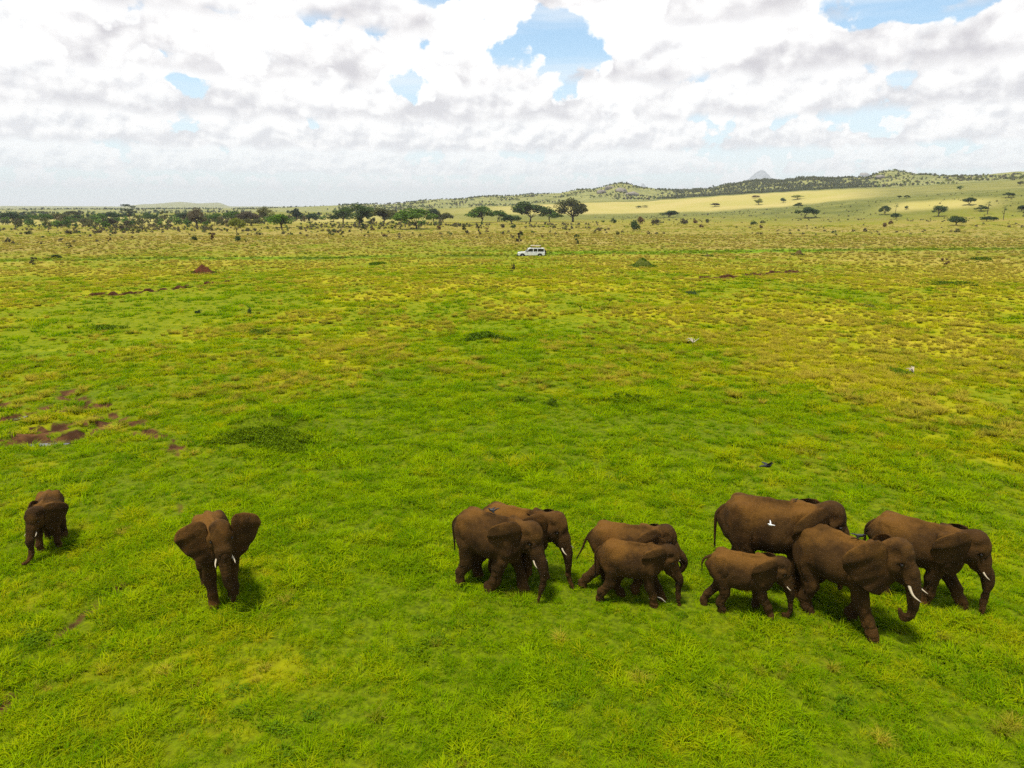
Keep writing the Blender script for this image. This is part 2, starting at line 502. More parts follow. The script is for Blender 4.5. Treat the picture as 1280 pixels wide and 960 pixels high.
def build_ground():
    azf = np.linspace(R(-62), R(62), 560)
    azb = np.linspace(R(62), R(298), 42)[1:-1]
    az = np.concatenate([azf, azb]); na = len(az)
    rr = [0.0, 2.0, 4.0]
    r = 5.5
    while r < 80: rr.append(r); r *= 1.0088
    while r < 2600: rr.append(r); r *= 1.0145
    while r < 15000: rr.append(r); r *= 1.05
    rr = np.array(rr); nr = len(rr)
    A, RR = np.meshgrid(az, rr)
    X, Y = RR * np.sin(A), RR * np.cos(A)
    Z = ground_z(X, Y)
    V = np.stack([X.ravel(), Y.ravel(), Z.ravel()], 1)
    i = np.arange(nr - 1)[:, None] * na; j = np.arange(na)[None, :]
    j2 = (j + 1) % na
    F = np.stack([i + j, i + na + j, i + na + j2, i + j2], 2).reshape(-1, 4)[:, ::-1]
    me = mesh_from('ground', V, F)
    x, y = X.ravel(), Y.ravel(); r = RR.ravel()
    dry, soil, lush, rut = cover(x, y)
    tx = 640 + FPX * x / np.maximum(y, 1)
    n = fbm2(x, y, 1 / 90.0, 4, 201)
    far = sm(430, 640, r + (n - .5) * 200) * (0.35 + 0.65 * sm(300, 900, tx + (n - .5) * 300))
    far = np.maximum(far, sm(1350, 1500, r))
    # straw pasture between slopes and hills; sunlight between cloud shadows put into its colour
    f = sm(900, 960, r + (n - .5) * 60) * (1 - sm(1225, 1290, r + (n - .5) * 90 + 90 * sm(930, 1010, tx))) * sm(480, 700, tx) * (1 - .78 * sm(1020, 1110, tx))
    f = np.maximum(f, sm(690, 720, r) * (1 - sm(870, 930, r)) * sm(1000, 1060, tx) * 0 )
    f2 = sm(575, 600, r + (n - .5) * 40) * (1 - sm(625, 650, r + (n - .5) * 40)) * sm(1075, 1120, tx) * (1 - sm(1185, 1260, tx))
    f3 = sm(800, 812, r) * (1 - sm(822, 836, r)) * sm(1120, 1180, tx)
    f4 = 0.75 * sm(430, 520, r + (n - .5) * 100) * (1 - sm(900, 1000, r)) * sm(640, 440, tx)
    f = np.maximum(np.maximum(f, f2), np.maximum(f3 * .8, f4))
    for k, a in (('dry', dry), ('soil', soil), ('lush', lush), ('rut', rut), ('far', far), ('field', f), ('near', 1 - sm(34, 62, r)), ('mid', sm(70, 190, r)), ('hill', sm(1300, 1450, r))): fattr(me, k, a)
    o = link('ground', me, ground_material()); tag(o, kind='structure')
    return o


build_ground()
# ------------------------------------------------------------------ grass: tufts instanced on points
PROTO = bpy.data.collections.new('grass_tufts')        # not linked to the scene: instanced only


def blade_mesh(name, n, rad, hgt, wid, lean, seed, seg=2, flop=0.0, ht_var=.5):
    rng = np.random.default_rng(seed)
    V, F, T = [], [], []
    for k in range(n):
        a = rng.uniform(0, 2 * math.pi); q = rad * math.sqrt(rng.uniform(0, 1))
        bx, by = q * math.cos(a), q * math.sin(a)
        d = a + rng.normal(0, .7); l = lean * rng.uniform(.3, 1.3)
        h = hgt * rng.uniform(1 - ht_var, 1.0); w = wid * rng.uniform(.7, 1.3)
        f = rng.uniform(0, math.pi)
        sx, sy = math.cos(f) * w, math.sin(f) * w
        b = len(V)
        for s in range(seg + 1):
            t = s / seg
            o = l * h * t * t + flop * h * max(0, t - .5) ** 2 * 3
            z = h * (t - .25 * l * t * t - flop * .8 * max(0, t - .5) ** 2)
            ww = (1 - t) ** .7
            cx, cyy = bx + math.cos(d) * o, by + math.sin(d) * o
            if s < seg:
                V += [(cx - sx * ww, cyy - sy * ww, z - .02 * (s == 0)), (cx + sx * ww, cyy + sy * ww, z - .02 * (s == 0))]; T += [t, t]
            else:
                V += [(cx, cyy, z)]; T += [1.0]
        for s in range(seg - 1):
            F += [(b + 2 * s, b + 2 * s + 1, b + 2 * s + 3), (b + 2 * s, b + 2 * s + 3, b + 2 * s + 2)]
        F += [(b + 2 * seg - 2, b + 2 * seg - 1, b + 2 * seg)]
    me = mesh_from(name, np.array(V), np.array(F), True)
    fattr(me, 'tip', T)
    return me


def forb_mesh(name, n, rad, hgt, leaf, seed):
    """low leafy herb: small tilted leaves in a dome"""
    rng = np.random.default_rng(seed); V, F, T = [], [], []
    for k in range(n):
        a = rng.uniform(0, 2 * math.pi); q = rad * math.sqrt(rng.uniform(0, 1)); z = hgt * (1 - (q / rad) ** 2 * .8) * rng.uniform(.35, 1)
        c = np.array([q * math.cos(a), q * math.sin(a), z])
        u = np.array([math.cos(a), math.sin(a), rng.uniform(-.5, .5)]) + rng.normal(0, .5, 3); u /= np.linalg.norm(u)
        w = np.cross(u, [0, 0, 1]) + rng.normal(0, .25, 3); w /= np.linalg.norm(w)
        L = leaf * rng.uniform(.6, 1.3); b = len(V)
        V += [c - u * L * .5, c + w * L * .28, c + u * L * .5, c - w * L * .28]; T += [z / hgt] * 4
        F += [(b, b + 1, b + 2), (b, b + 2, b + 3)]
    me = mesh_from(name, np.array(V), np.array(F), False); fattr(me, 'tip', T)
    return me


def grass_material(name, cg, cg2, cd, cd2, tipc, translucent=.30, upn=.85):
    m, nt, out = new_mat(name)
    dry = attr(nt, 'dry', 'INSTANCER'); lush = attr(nt, 'lush', 'INSTANCER'); rnd = attr(nt, 'rnd', 'INSTANCER')
    tip = attr(nt, 'tip')
    p = position(nt)
    n = noise(nt, p, 0.75, 4, .65)
    c = mixc(nt, (n * 1.7 + rnd * .9 - .85).sstep(.1, .9), cg2, cg)
    mid = attr(nt, 'mid', 'INSTANCER')
    c = mixc(nt, (dry + (rnd - .5) * .5).sstep(.25, .95), c, mixc(nt, mid, cd, cd2))
    c = mixc(nt, (tip * 1.2 - .35).mx(0.0) * (dry * .8 + .32).mn(1.0), c, tipc)
    c = mixc(nt, lush * .85, c, C_LUSH)
    gn = nt.nodes.new('ShaderNodeNewGeometry')
    nm = nt.nodes.new('ShaderNodeMix'); nm.data_type = 'VECTOR'; nm.inputs[0].default_value = upn
    nt.links.new(gn.outputs['Normal'], nm.inputs[4]); nm.inputs[5].default_value = (0, 0, 1)
    d = nt.nodes.new('ShaderNodeBsdfDiffuse'); nt.links.new(c.k, d.inputs[0]); nt.links.new(nm.outputs[1], d.inputs['Normal'])
    t = nt.nodes.new('ShaderNodeBsdfTranslucent'); nt.links.new(c.k, t.inputs[0])
    x = nt.nodes.new('ShaderNodeMixShader'); x.inputs[0].default_value = translucent
    nt.links.new(d.outputs[0], x.inputs[1]); nt.links.new(t.outputs[0], x.inputs[2])
    nt.links.new(x.outputs[0], out.inputs['Surface'])
    return m


def scatter(name, protos, P, scale, rot, attrs, label=None, cat=None):
    """one 'stuff' object: its points carry instances of the prototype meshes"""
    P = np.asarray(P); n = len(P)
    me = bpy.data.meshes.new(name); me.vertices.add(n); me.vertices.foreach_set('co', np.ascontiguousarray(P, np.float32).ravel())
    fattr(me, 'sc', scale); fattr(me, 'rz', rot)
    rng = np.random.default_rng(len(name) + n)
    fattr(me, 'rnd', rng.random(n))
    for k, a in attrs.items(): fattr(me, k, a)
    ii = me.attributes.new('pick', 'INT', 'POINT'); ii.data.foreach_set('value', rng.integers(0, len(protos), n).astype(np.int32))
    o = link(name, me); tag(o, label, cat, kind='stuff')
    g = bpy.data.node_groups.new(name + '_nodes', 'GeometryNodeTree')
    g.interface.new_socket('Geometry', in_out='INPUT', socket_type='NodeSocketGeometry')
    g.interface.new_socket('Geometry', in_out='OUTPUT', socket_type='NodeSocketGeometry')
    N, L = g.nodes, g.links
    gi, go = N.new('NodeGroupInput'), N.new('NodeGroupOutput')
    m2p = N.new('GeometryNodeMeshToPoints'); L.new(gi.outputs[0], m2p.inputs[0])
    coll = bpy.data.collections.new(name + '_tufts')
    for k, pm in enumerate(protos):
        po = bpy.data.objects.new('%s_tuft_%02d' % (name, k), pm); coll.objects.link(po)
    ci = N.new('GeometryNodeCollectionInfo'); ci.inputs['Collection'].default_value = coll
    ci.inputs['Separate Children'].default_value = True; ci.inputs['Reset Children'].default_value = True
    iop = N.new('GeometryNodeInstanceOnPoints'); iop.inputs['Pick Instance'].default_value = True
    def na(nm, typ):
        x = N.new('GeometryNodeInputNamedAttribute'); x.data_type = typ; x.inputs['Name'].default_value = nm; return x
    L.new(m2p.outputs[0], iop.inputs['Points']); L.new(ci.outputs[0], iop.inputs['Instance'])
    L.new(na('pick', 'INT').outputs[0], iop.inputs['Instance Index'])
    L.new(na('sc', 'FLOAT').outputs[0], iop.inputs['Scale'])
    cx = N.new('ShaderNodeCombineXYZ'); L.new(na('rz', 'FLOAT').outputs[0], cx.inputs[2])
    L.new(cx.outputs[0], iop.inputs['Rotation']); L.new(iop.outputs[0], go.inputs[0])
    md = o.modifiers.new('scatter', 'NODES'); md.node_group = g
    return o


def wedge_points(r0, r1, density, seed, half=R(47)):
    """random points on the ground in front of the camera, density per square metre (may be a function of r)"""
    rng = np.random.default_rng(seed)
    n = int(half * (r1 * r1 - r0 * r0) * density)
    r = np.sqrt(rng.uniform(r0 * r0, r1 * r1, n)); a = rng.uniform(-half, half, n)
    return np.stack([r * np.sin(a), r * np.cos(a)], 1), rng


M_GRASS = grass_material('grass_blades', (0.222, 0.350, 0.0005), (0.072, 0.180, 0.0005), C_DRY, C_DRY2, (0.40, 0.42, 0.005))
M_STRAW = grass_material('dry_tussock', (0.29, 0.29, 0.006), (0.120, 0.150, 0.003), (0.39, 0.32, 0.02), (0.29, 0.225, 0.05), (0.44, 0.36, 0.05))
M_FORB = grass_material('herb_leaves', (0.085, 0.165, 0.004), (0.05, 0.11, 0.004), (0.11, 0.17, 0.006), (0.10, 0.14, 0.02), (0.20, 0.26, 0.01), .2)

M_TRACK = grass_material('track_weed_leaves', (0.055, 0.10, 0.002), (0.035, 0.07, 0.002), (0.06, 0.10, 0.003), (0.06, 0.10, 0.004), (0.08, 0.12, 0.004), .2)


def build_grass():
    short = [blade_mesh('tuft_a%d' % k, 44, .13, .10 + .017 * k, .0075, .9, 10 + k, flop=.5) for k in range(5)]
    for m in short: m.materials.append(M_GRASS)
    big = [blade_mesh('tuft_b%d' % k, 40, .26, .20 + .03 * k, .018, .95, 30 + k, flop=.4) for k in range(4)]
    for m in big: m.materials.append(M_GRASS)
    huge = [blade_mesh('tuft_c%d' % k, 44, .60, .32 + .05 * k, .05, .9, 50 + k, flop=.3) for k in range(4)]
    for m in huge: m.materials.append(M_GRASS)
    tuss = [blade_mesh('tussock_%d' % k, 60, .17, .36 + .05 * k, .013, .85, 70 + k, seg=3, flop=.6) for k in range(4)]
    for m in tuss: m.materials.append(M_STRAW)
    forb = [forb_mesh('forb_%d' % k, 60, .22, .22, .075, 90 + k) for k in range(3)]
    for m in forb: m.materials.append(M_FORB)

    def put(name, protos, parts, label, cat, lushness=1.0):
        P = np.concatenate([a for a, _, _ in parts]); sc = np.concatenate([b for _, b, _ in parts])
        dry, soil, lush, rut = cover(P[:, 0], P[:, 1])
        z = ground_z(P[:, 0], P[:, 1])
        rng = np.random.default_rng(5)
        dry = np.clip(dry + np.concatenate([c for _, _, c in parts]), 0, 1)
        lo = sm(.62, .05, soil) * (1 - .55 * rut)
        keep = rng.random(len(P)) < lo
        o = scatter(name, protos, np.column_stack([P, z])[keep], (sc * (.6 + .4 * lo))[keep], rng.uniform(0, 6.283, len(P))[keep],
                    {'dry': dry[keep], 'lush': (lush * lushness)[keep], 'mid': sm(70, 190, np.hypot(P[:, 0], P[:, 1]))[keep]}, label, cat)
        return o

    # short green sward
    parts = []
    for (r0, r1, dens, s0) in ((5.5, 14, 48, .82), (14, 22, 36, .95), (22, 34, 17, 1.2), (34, 50, 7, 1.4)):
        P, rng = wedge_points(r0, r1, dens, int(r0 * 7))
        n = fbm2(P[:, 0], P[:, 1], 1 / 0.9, 3, 301); n4 = fbm2(P[:, 0], P[:, 1], 1 / 3.5, 2, 307)
        sc = s0 * (.62 + .8 * sm(.25, .75, n * .6 + n4 * .4)) * rng.choice([.55, .8, 1.0, 1.15, 1.5], len(P))
        parts.append((P, sc, rng.normal(0, .12, len(P))))
    put('grass', short, parts, 'short bright green grass covering the plain round the elephants', 'grass')
    parts = []
    for (r0, r1, dens, s0) in ((30, 60, 3.2, .8), (60, 110, 1.5, 1.1)):
        P, rng = wedge_points(r0, r1, dens, int(r0 * 7))
        n = fbm2(P[:, 0], P[:, 1], 1 / 2.2, 3, 303)
        parts.append((P, s0 * (.4 + 1.0 * sm(.3, .7, n)) * rng.uniform(.7, 1.3, len(P)), np.zeros(len(P))))
    put('meadow_grass', big, parts, 'yellow green grass on the middle distance of the plain', 'grass')
    parts = []
    for (r0, r1, dens, s0) in ((100, 180, .35, .7), (180, 420, .10, 1.0)):
        P, rng = wedge_points(r0, r1, dens, int(r0 * 7))
        n = fbm2(P[:, 0], P[:, 1], 1 / 5.0, 3, 305)
        parts.append((P, s0 * (.3 + 0.8 * sm(.3, .75, n)) * rng.uniform(.6, 1.3, len(P)), np.zeros(len(P))))
    put('plain_grass', huge, parts, 'straw coloured grass on the far plain', 'grass')
    parts = []
    for (r0, r1, dens, s0) in ((6, 16, 2.4, .38), (16, 34, 2.2, .52)):
        P, rng = wedge_points(r0, r1, dens, int(r0 * 17))
        n = fbm2(P[:, 0], P[:, 1], 1 / 1.6, 3, 331)
        P = P[rng.random(len(P)) < sm(.40, .62, n)]
        parts.append((P, s0 * rng.uniform(.55, 1.2, len(P)), rng.choice([-.3, 0, .35], len(P))))
    put('rank_grass', big, parts, 'taller tufts of rank grass among the short grass', 'grass')
    # dry tussocks of the middle ground, thinning out near the camera
    parts = []
    for (r0, r1, dens, s0) in ((7, 24, 2.4, .36), (24, 32, 1.4, .65), (32, 66, 4.0, 1.0), (66, 130, 2.0, 1.0), (130, 260, .35, 1.5)):
        P, rng = wedge_points(r0, r1, dens, int(r0 * 11))
        dry, *_ = cover(P[:, 0], P[:, 1])
        n = fbm2(P[:, 0], P[:, 1], 1 / 3.0, 3, 311)
        k = rng.random(len(P)) < sm(.38, .72, dry * .55 + n * .5) * (1 if r0 >= 24 else .9)
        P = P[k]; parts.append((P, s0 * rng.uniform(.45, 1.15, len(P)), rng.uniform(-.35, .5, len(P))))
    # single dry or rank tufts that stand out near the camera
    Q = np.array([at(a, b)[:2] for a, b in ((800, 852), (795, 846), (1098, 925), (1105, 930), (1258, 912), (1250, 918), (1266, 908), (152, 668), (160, 662), (350, 757), (358, 752), (545, 806), (985, 838), (700, 800), (905, 868), (640, 745), (645, 740), (208, 842), (330, 838), (1040, 838), (1180, 800), (470, 900))])
    parts.append((Q, np.random.default_rng(9).uniform(.4, .62, len(Q)), np.full(len(Q), .25)))
    put('tussocks', tuss, parts, 'straw yellow grass tussocks dotting the middle of the plain', 'grass')
    # low dark herbs
    parts = []
    for (r0, r1, dens, s0) in ((6, 26, 2.4, .55), (26, 70, 1.4, .9), (70, 150, .5, 1.6), (150, 300, .13, 2.6)):
        P, rng = wedge_points(r0, r1, dens, int(r0 * 13))
        n = fbm2(P[:, 0], P[:, 1], 1 / 4.0, 3, 321); n3 = fbm2(P[:, 0], P[:, 1], 1 / .8, 2, 323)
        k = rng.random(len(P)) < sm(.50, .72, n * .6 + n3 * .4)
        P = P[k]; parts.append((P, s0 * rng.uniform(.4, 1.1, len(P)), rng.uniform(-.2, .3, len(P))))
    Q = np.array([at(a, b)[:2] for a, b in ((38, 797), (50, 798), (30, 792), (55, 878), (210, 884), (300, 893), (350, 908), (365, 915), (390, 895), (540, 800), (548, 803), (515, 815), (870, 855), (880, 862), (1060, 880), (530, 775), (350, 955), (430, 720), (780, 610), (1105, 640), (680, 600), (700, 880), (1000, 925), (290, 870))])
    Q = np.concatenate([Q + np.random.default_rng(k).normal(0, .12, Q.shape) for k in range(4)])
    parts.append((Q, np.random.default_rng(3).uniform(.4, .8, len(Q)), np.zeros(len(Q))))
    # rank growth along the vehicle track
    rp = []; rng = np.random.default_rng(77)
    for (ax, ay), (bx, by) in zip(ROAD[0][:-1], ROAD[0][1:]):
        L = math.hypot(bx - ax, by - ay); t = rng.uniform(0, 1, int(L * 16)); sd = np.where(rng.random(len(t)) < .5, 1, -1)
        off = rng.normal(1.1, .35, len(t)) * sd
        rp.append(np.stack([ax + (bx - ax) * t + -(by - ay) / L * off, ay + (by - ay) * t + (bx - ax) / L * off], 1))
    Q = np.concatenate(rp); Q = Q[fbm2(Q[:, 0], Q[:, 1], 1 / 9.0, 2, 71) > .30]
    track = [forb_mesh('track_weed_%d' % k, 60, .22, .22, .075, 190 + k) for k in range(3)]
    for m in track: m.materials.append(M_TRACK)
    put('track_weeds', track, [(Q, rng.uniform(.7, 1.6, len(Q)), np.zeros(len(Q)))], 'dark green weeds lining the vehicle track across the plain', 'weeds', 0.0)
    put('herbs', forb, parts, 'low dark green herbs scattered among the grass', 'herbs', 0.0)


build_grass()
# ------------------------------------------------------------------ elephants: a signed-distance body polygonised with surface nets
def surface_nets(D, org, h):
    nx, ny, nz = D.shape
    inside = D < 0
    cells = [D[i:nx - 1 + i, j:ny - 1 + j, k:nz - 1 + k] for i in (0, 1) for j in (0, 1) for k in (0, 1)]
    ins = sum((c < 0).astype(np.int8) for c in cells)
    act = (ins > 0) & (ins < 8)
    idx = np.argwhere(act)
    vid = -np.ones(act.shape, np.int64); vid[act] = np.arange(len(idx))
    cor = [(i, j, k) for i in (0, 1) for j in (0, 1) for k in (0, 1)]
    cv = np.stack([c[act] for c in cells], 1)
    acc = np.zeros((len(idx), 3)); cnt = np.zeros(len(idx))
    for a in range(8):
        for b in range(a + 1, 8):
            da = np.array(cor[b]) - np.array(cor[a])
            if np.abs(da).sum() != 1: continue
            va, vb = cv[:, a], cv[:, b]
            x = (va < 0) != (vb < 0)
            t = np.where(x, va / np.where(x, va - vb, 1), 0)
            acc += np.where(x[:, None], np.array(cor[a])[None] + t[:, None] * da[None], 0); cnt += x
    V = org + (idx + acc / cnt[:, None]) * h
    F = []
    for ax in range(3):
        s0 = [slice(1, -1)] * 3; s0[ax] = slice(0, -1); s1 = list(s0); s1[ax] = slice(1, None)
        A, B = inside[tuple(s0)], inside[tuple(s1)]
        e = np.argwhere(A != B)
        flip = A[tuple(e.T)]
        off = np.ones(3, int); off[ax] = 0
        e = e + off
        u, w = [(1, 2), (2, 0), (0, 1)][ax]
        def g(du, dw):
            q = e.copy(); q[:, u] += du; q[:, w] += dw; return vid[tuple(q.T)]
        q = np.stack([g(-1, -1), g(0, -1), g(0, 0), g(-1, 0)], 1)
        q[~flip] = q[~flip][:, ::-1]
        F.append(q)
    return V, np.concatenate(F)


class Field:
    def __init__(s, lo, hi, h):
        s.h = h; s.lo = np.array(lo, float)
        n = np.ceil((np.array(hi) - s.lo) / h).astype(int) + 1
        s.ax = [s.lo[i] + h * np.arange(n[i]) for i in range(3)]
        s.D = np.full(n, 9.0)
    def _box(s, lo, hi):
        sl = []
        for i in range(3):
            a = max(0, int((lo[i] - s.lo[i]) / s.h)); b = min(len(s.ax[i]), int((hi[i] - s.lo[i]) / s.h) + 2)
            sl.append(slice(a, max(a + 1, b)))
        return tuple(sl), np.meshgrid(s.ax[0][sl[0]], s.ax[1][sl[1]], s.ax[2][sl[2]], indexing='ij', sparse=True)
    def add(s, lo, hi, fn, k):
        m = k + 3 * s.h
        sl, (x, y, z) = s._box(np.array(lo) - m, np.array(hi) + m)
        d = fn(x, y, z); o = s.D[sl]
        if k > 0:
            hh = np.clip(0.5 + 0.5 * (o - d) / k, 0, 1)
            s.D[sl] = o + (d - o) * hh - k * hh * (1 - hh)
        else: s.D[sl] = np.minimum(o, d)
    def ell(s, c, r, k=.03, M=None):
        c, r = np.array(c, float), np.array(r, float); rm = r.max()
        def fn(x, y, z):
            p = (x - c[0], y - c[1], z - c[2])
            if M is not None:
                p = tuple(M[0][i] * p[0] + M[1][i] * p[1] + M[2][i] * p[2] for i in range(3))
            k0 = np.sqrt((p[0] / r[0]) ** 2 + (p[1] / r[1]) ** 2 + (p[2] / r[2]) ** 2)
            k1 = np.sqrt((p[0] / r[0] ** 2) ** 2 + (p[1] / r[1] ** 2) ** 2 + (p[2] / r[2] ** 2) ** 2) + 1e-6
            return k0 * (k0 - 1.0) / k1
        s.add(c - rm, c + rm, fn, k)
    def cone(s, a, b, ra, rb, k=.03, sy=1.0):
        """round cone; sy squeezes it sideways"""
        a, b = np.array(a, float), np.array(b, float); d = b - a; L2 = d @ d + 1e-9
        def fn(x, y, z):
            t = np.clip(((x - a[0]) * d[0] + (y - a[1]) * d[1] + (z - a[2]) * d[2]) / L2, 0, 1)
            return np.sqrt((x - a[0] - t * d[0]) ** 2 + ((y - a[1] - t * d[1]) / sy) ** 2 + (z - a[2] - t * d[2]) ** 2) - (ra + (rb - ra) * t)
        m = max(ra, rb) * max(1, sy)
        s.add(np.minimum(a, b) - m, np.maximum(a, b) + m, fn, k)
    def cut(s, c, r, k=.03):
        c = np.array(c, float); r = np.array(r, float); rm = r.max() + k
        sl, (x, y, z) = s._box(c - rm, c + rm)
        d = (np.sqrt(((x - c[0]) / r[0]) ** 2 + ((y - c[1]) / r[1]) ** 2 + ((z - c[2]) / r[2]) ** 2) - 1) * r.min()
        o = s.D[sl]; d = -d
        hh = np.clip(0.5 - 0.5 * (o - d) / k, 0, 1)
        s.D[sl] = o + (d - o) * hh + k * hh * (1 - hh)
    def torso(s, prof, k=.05, yc=None):
        xs = np.array([p[0] for p in prof]); Q = np.array(prof)
        xx = np.linspace(xs[0], xs[-1], 120)
        def smooth(v):
            y = np.interp(xx, xs, v); kx = np.ones(9) / 9
            return np.convolve(np.pad(y, 4, mode='edge'), kx, 'valid')
        zt, zb, w = (smooth(Q[:, i]) for i in (1, 2, 3))
        def fn(x, y, z):
            xc = np.clip(x, xs[0], xs[-1])
            t_, b_, w_ = np.interp(xc, xx, zt), np.interp(xc, xx, zb), np.interp(xc, xx, w)
            zc, hz = (t_ + b_) / 2, (t_ - b_) / 2
            zn = (z - zc) / hz
            ww = w_ * (1 - 0.30 * np.clip(zn, 0, 1.2) ** 1.5) * (1 + .05 * np.clip(-zn, 0, 1))
            q = np.sqrt((y / ww) ** 2 + zn ** 2)
            d = (q - 1) * np.minimum(ww, hz) * .92
            ex = np.maximum(np.maximum(xs[0] - x, x - xs[-1]), 0)
            return np.sqrt(np.maximum(d, 0) ** 2 + ex ** 2) + np.minimum(d, 0) + ex * .3
        s.add((xs[0] - .05, -.4, .2), (xs[-1] + .05, .4, 1.15), fn, k)


def catmull(P, n):
    P = np.array(P, float); Q = np.vstack([2 * P[0] - P[1], P, 2 * P[-1] - P[-2]])
    out = []
    m = len(P) - 1
    for t in np.linspace(0, m, n):
        i = min(int(t), m - 1); f = t - i
        a, b, c, d = Q[i:i + 4]
        out.append(.5 * (2 * b + (c - a) * f + (2 * a - 5 * b + 4 * c - d) * f * f + (3 * b - a - 3 * c + d) * f ** 3))
    return np.array(out)


def tube(P, rad, n=8, cap=True):
    """swept tube -> V, F quads (ends closed by a point ring)"""
    P = np.array(P, float); m = len(P)
    T = np.gradient(P, axis=0); T /= np.linalg.norm(T, axis=1)[:, None] + 1e-9
    up = np.array([0, 1.0, 0.02]); V = []
    for i in range(m):
        a = np.cross(T[i], up); a /= np.linalg.norm(a) + 1e-9; b = np.cross(T[i], a); up = -np.cross(T[i], a) if False else up
        for j in range(n):
            w = 2 * math.pi * j / n
            V.append(P[i] + rad[i] * (math.cos(w) * a + math.sin(w) * b))
    F = [(i * n + j, i * n + (j + 1) % n, (i + 1) * n + (j + 1) % n, (i + 1) * n + j) for i in range(m - 1) for j in range(n)]
    V += [P[0], P[-1]]; a, b = m * n, m * n + 1
    for j in range(0, n, 1):
        F.append((a, (j + 1) % n, j, j)); F.append((b, (m - 1) * n + j, (m - 1) * n + (j + 1) % n, (m - 1) * n + (j + 1) % n))
    return np.array(V), F


def join_quads(parts):
    """several (V, F, attr) -> one mesh, F as triangles"""
    VV, FF, AA, o = [], [], [], 0
    for V, F, A in parts:
        V = np.asarray(V)
        for f in (F.tolist() if isinstance(F, np.ndarray) else F):
            f = [v + o for v in f]
            FF.append((f[0], f[1], f[2]))
            if len(f) == 4 and f[3] != f[2]: FF.append((f[0], f[2], f[3]))
        VV.append(V); AA.append(np.broadcast_to(A, (len(V),)) if np.ndim(A) == 0 else A); o += len(V)
    return np.concatenate(VV), np.array(FF), np.concatenate(AA)


def ear_mesh(side, s, size, spread, tilt, droop, curl):
    """African ear: a curved rippled sheet with thickness; u runs back from the root, v up"""
    ov = np.array([.115, .10, .05, -.03, -.11, -.20, -.29, -.36, -.405, -.43])
    ub = np.array([.17, .26, .35, .395, .385, .335, .265, .195, .14, .09])     # rear edge
    uf = np.array([.06, .012, 0, 0, 0, 0, .0, .012, .035, .075])                # front edge
    nv, nu = 30, 24
    vv = np.linspace(ov[0], ov[-1], nv)
    kx = np.array([1, 2, 1]) / 4
    B = np.interp(-vv, -ov, ub); F_ = np.interp(-vv, -ov, uf)
    for _ in range(4):
        B[1:-1] = np.convolve(B, kx, 'valid'); F_[1:-1] = np.convolve(F_, kx, 'valid')
    tt = np.linspace(0, 1, nu)
    U = F_[:, None] + (B - F_)[:, None] * tt[None, :]
    Vv = np.repeat(vv[:, None], nu, 1)
    # bulge: folds forward near the root, curls in at the rear and lower rim, ripples along the rim
    w = curl * (.34 * U - 1.25 * U ** 2) + .012 * np.sin(Vv * 34 + U * 9) * tt[None, :] ** 2 + .010 * np.sin(Vv * 17 + 2) * tt[None, :]
    w = w + .022 * np.exp(-(U / .05) ** 2) + .006 * np.sin(Vv * 60 + 14 * U) * tt[None, :]
    w = w - droop * np.clip(-Vv - .18, 0, 1) ** 1.5 * .6
    topf = np.clip(Vv - .03, 0, 1) * 1.1
    w = w - topf * .30 * curl
    ud = np.array([-math.cos(spread), side * math.sin(spread), 0]); nd = np.array([math.sin(spread), side * math.cos(spread), 0])
    vd = np.array([0, side * math.sin(tilt), math.cos(tilt)])
    ud = ud + np.array([0, 0, -.10]); 
    pts = U[..., None] * ud + Vv[..., None] * vd + w[..., None] * nd
    th = .020 * np.sqrt(np.clip(1 - (tt * 2 - 1) ** 6, 0.05, 1))[None, :, None] * (1 - .55 * tt[None, :, None])
    Pf, Pb = (pts + nd * th * .5) * size, (pts - nd * th * .5) * size
    V = np.concatenate([Pf.reshape(-1, 3), Pb.reshape(-1, 3)])
    n0 = nv * nu; F = []
    for i in range(nv - 1):
        for j in range(nu - 1):
            a, b, c, d = i * nu + j, i * nu + j + 1, (i + 1) * nu + j + 1, (i + 1) * nu + j
            F.append((a, b, c, d)); F.append((n0 + d, n0 + c, n0 + b, n0 + a))
    rim = [(0, j) for j in range(nu)] + [(i, nu - 1) for i in range(1, nv)] + [(nv - 1, j) for j in range(nu - 2, -1, -1)] + [(i, 0) for i in range(nv - 2, 0, -1)]
    rim = [i * nu + j for i, j in rim]
    for a, b in zip(rim, rim[1:] + rim[:1]): F.append((b, a, n0 + a, n0 + b))
    if side < 0: F = [f[::-1] for f in F]
    F = [f[::-1] for f in F]
    return V, F


def rot_zy(yaw, pitch):
    """head rotation: pitch > 0 nods down, then yaw > 0 turns to the animal's left"""
    return np.array((Matrix.Rotation(yaw, 3, 'Z') @ Matrix.Rotation(pitch, 3, 'Y')))


HEAD0 = np.array([.415, 0, .835])


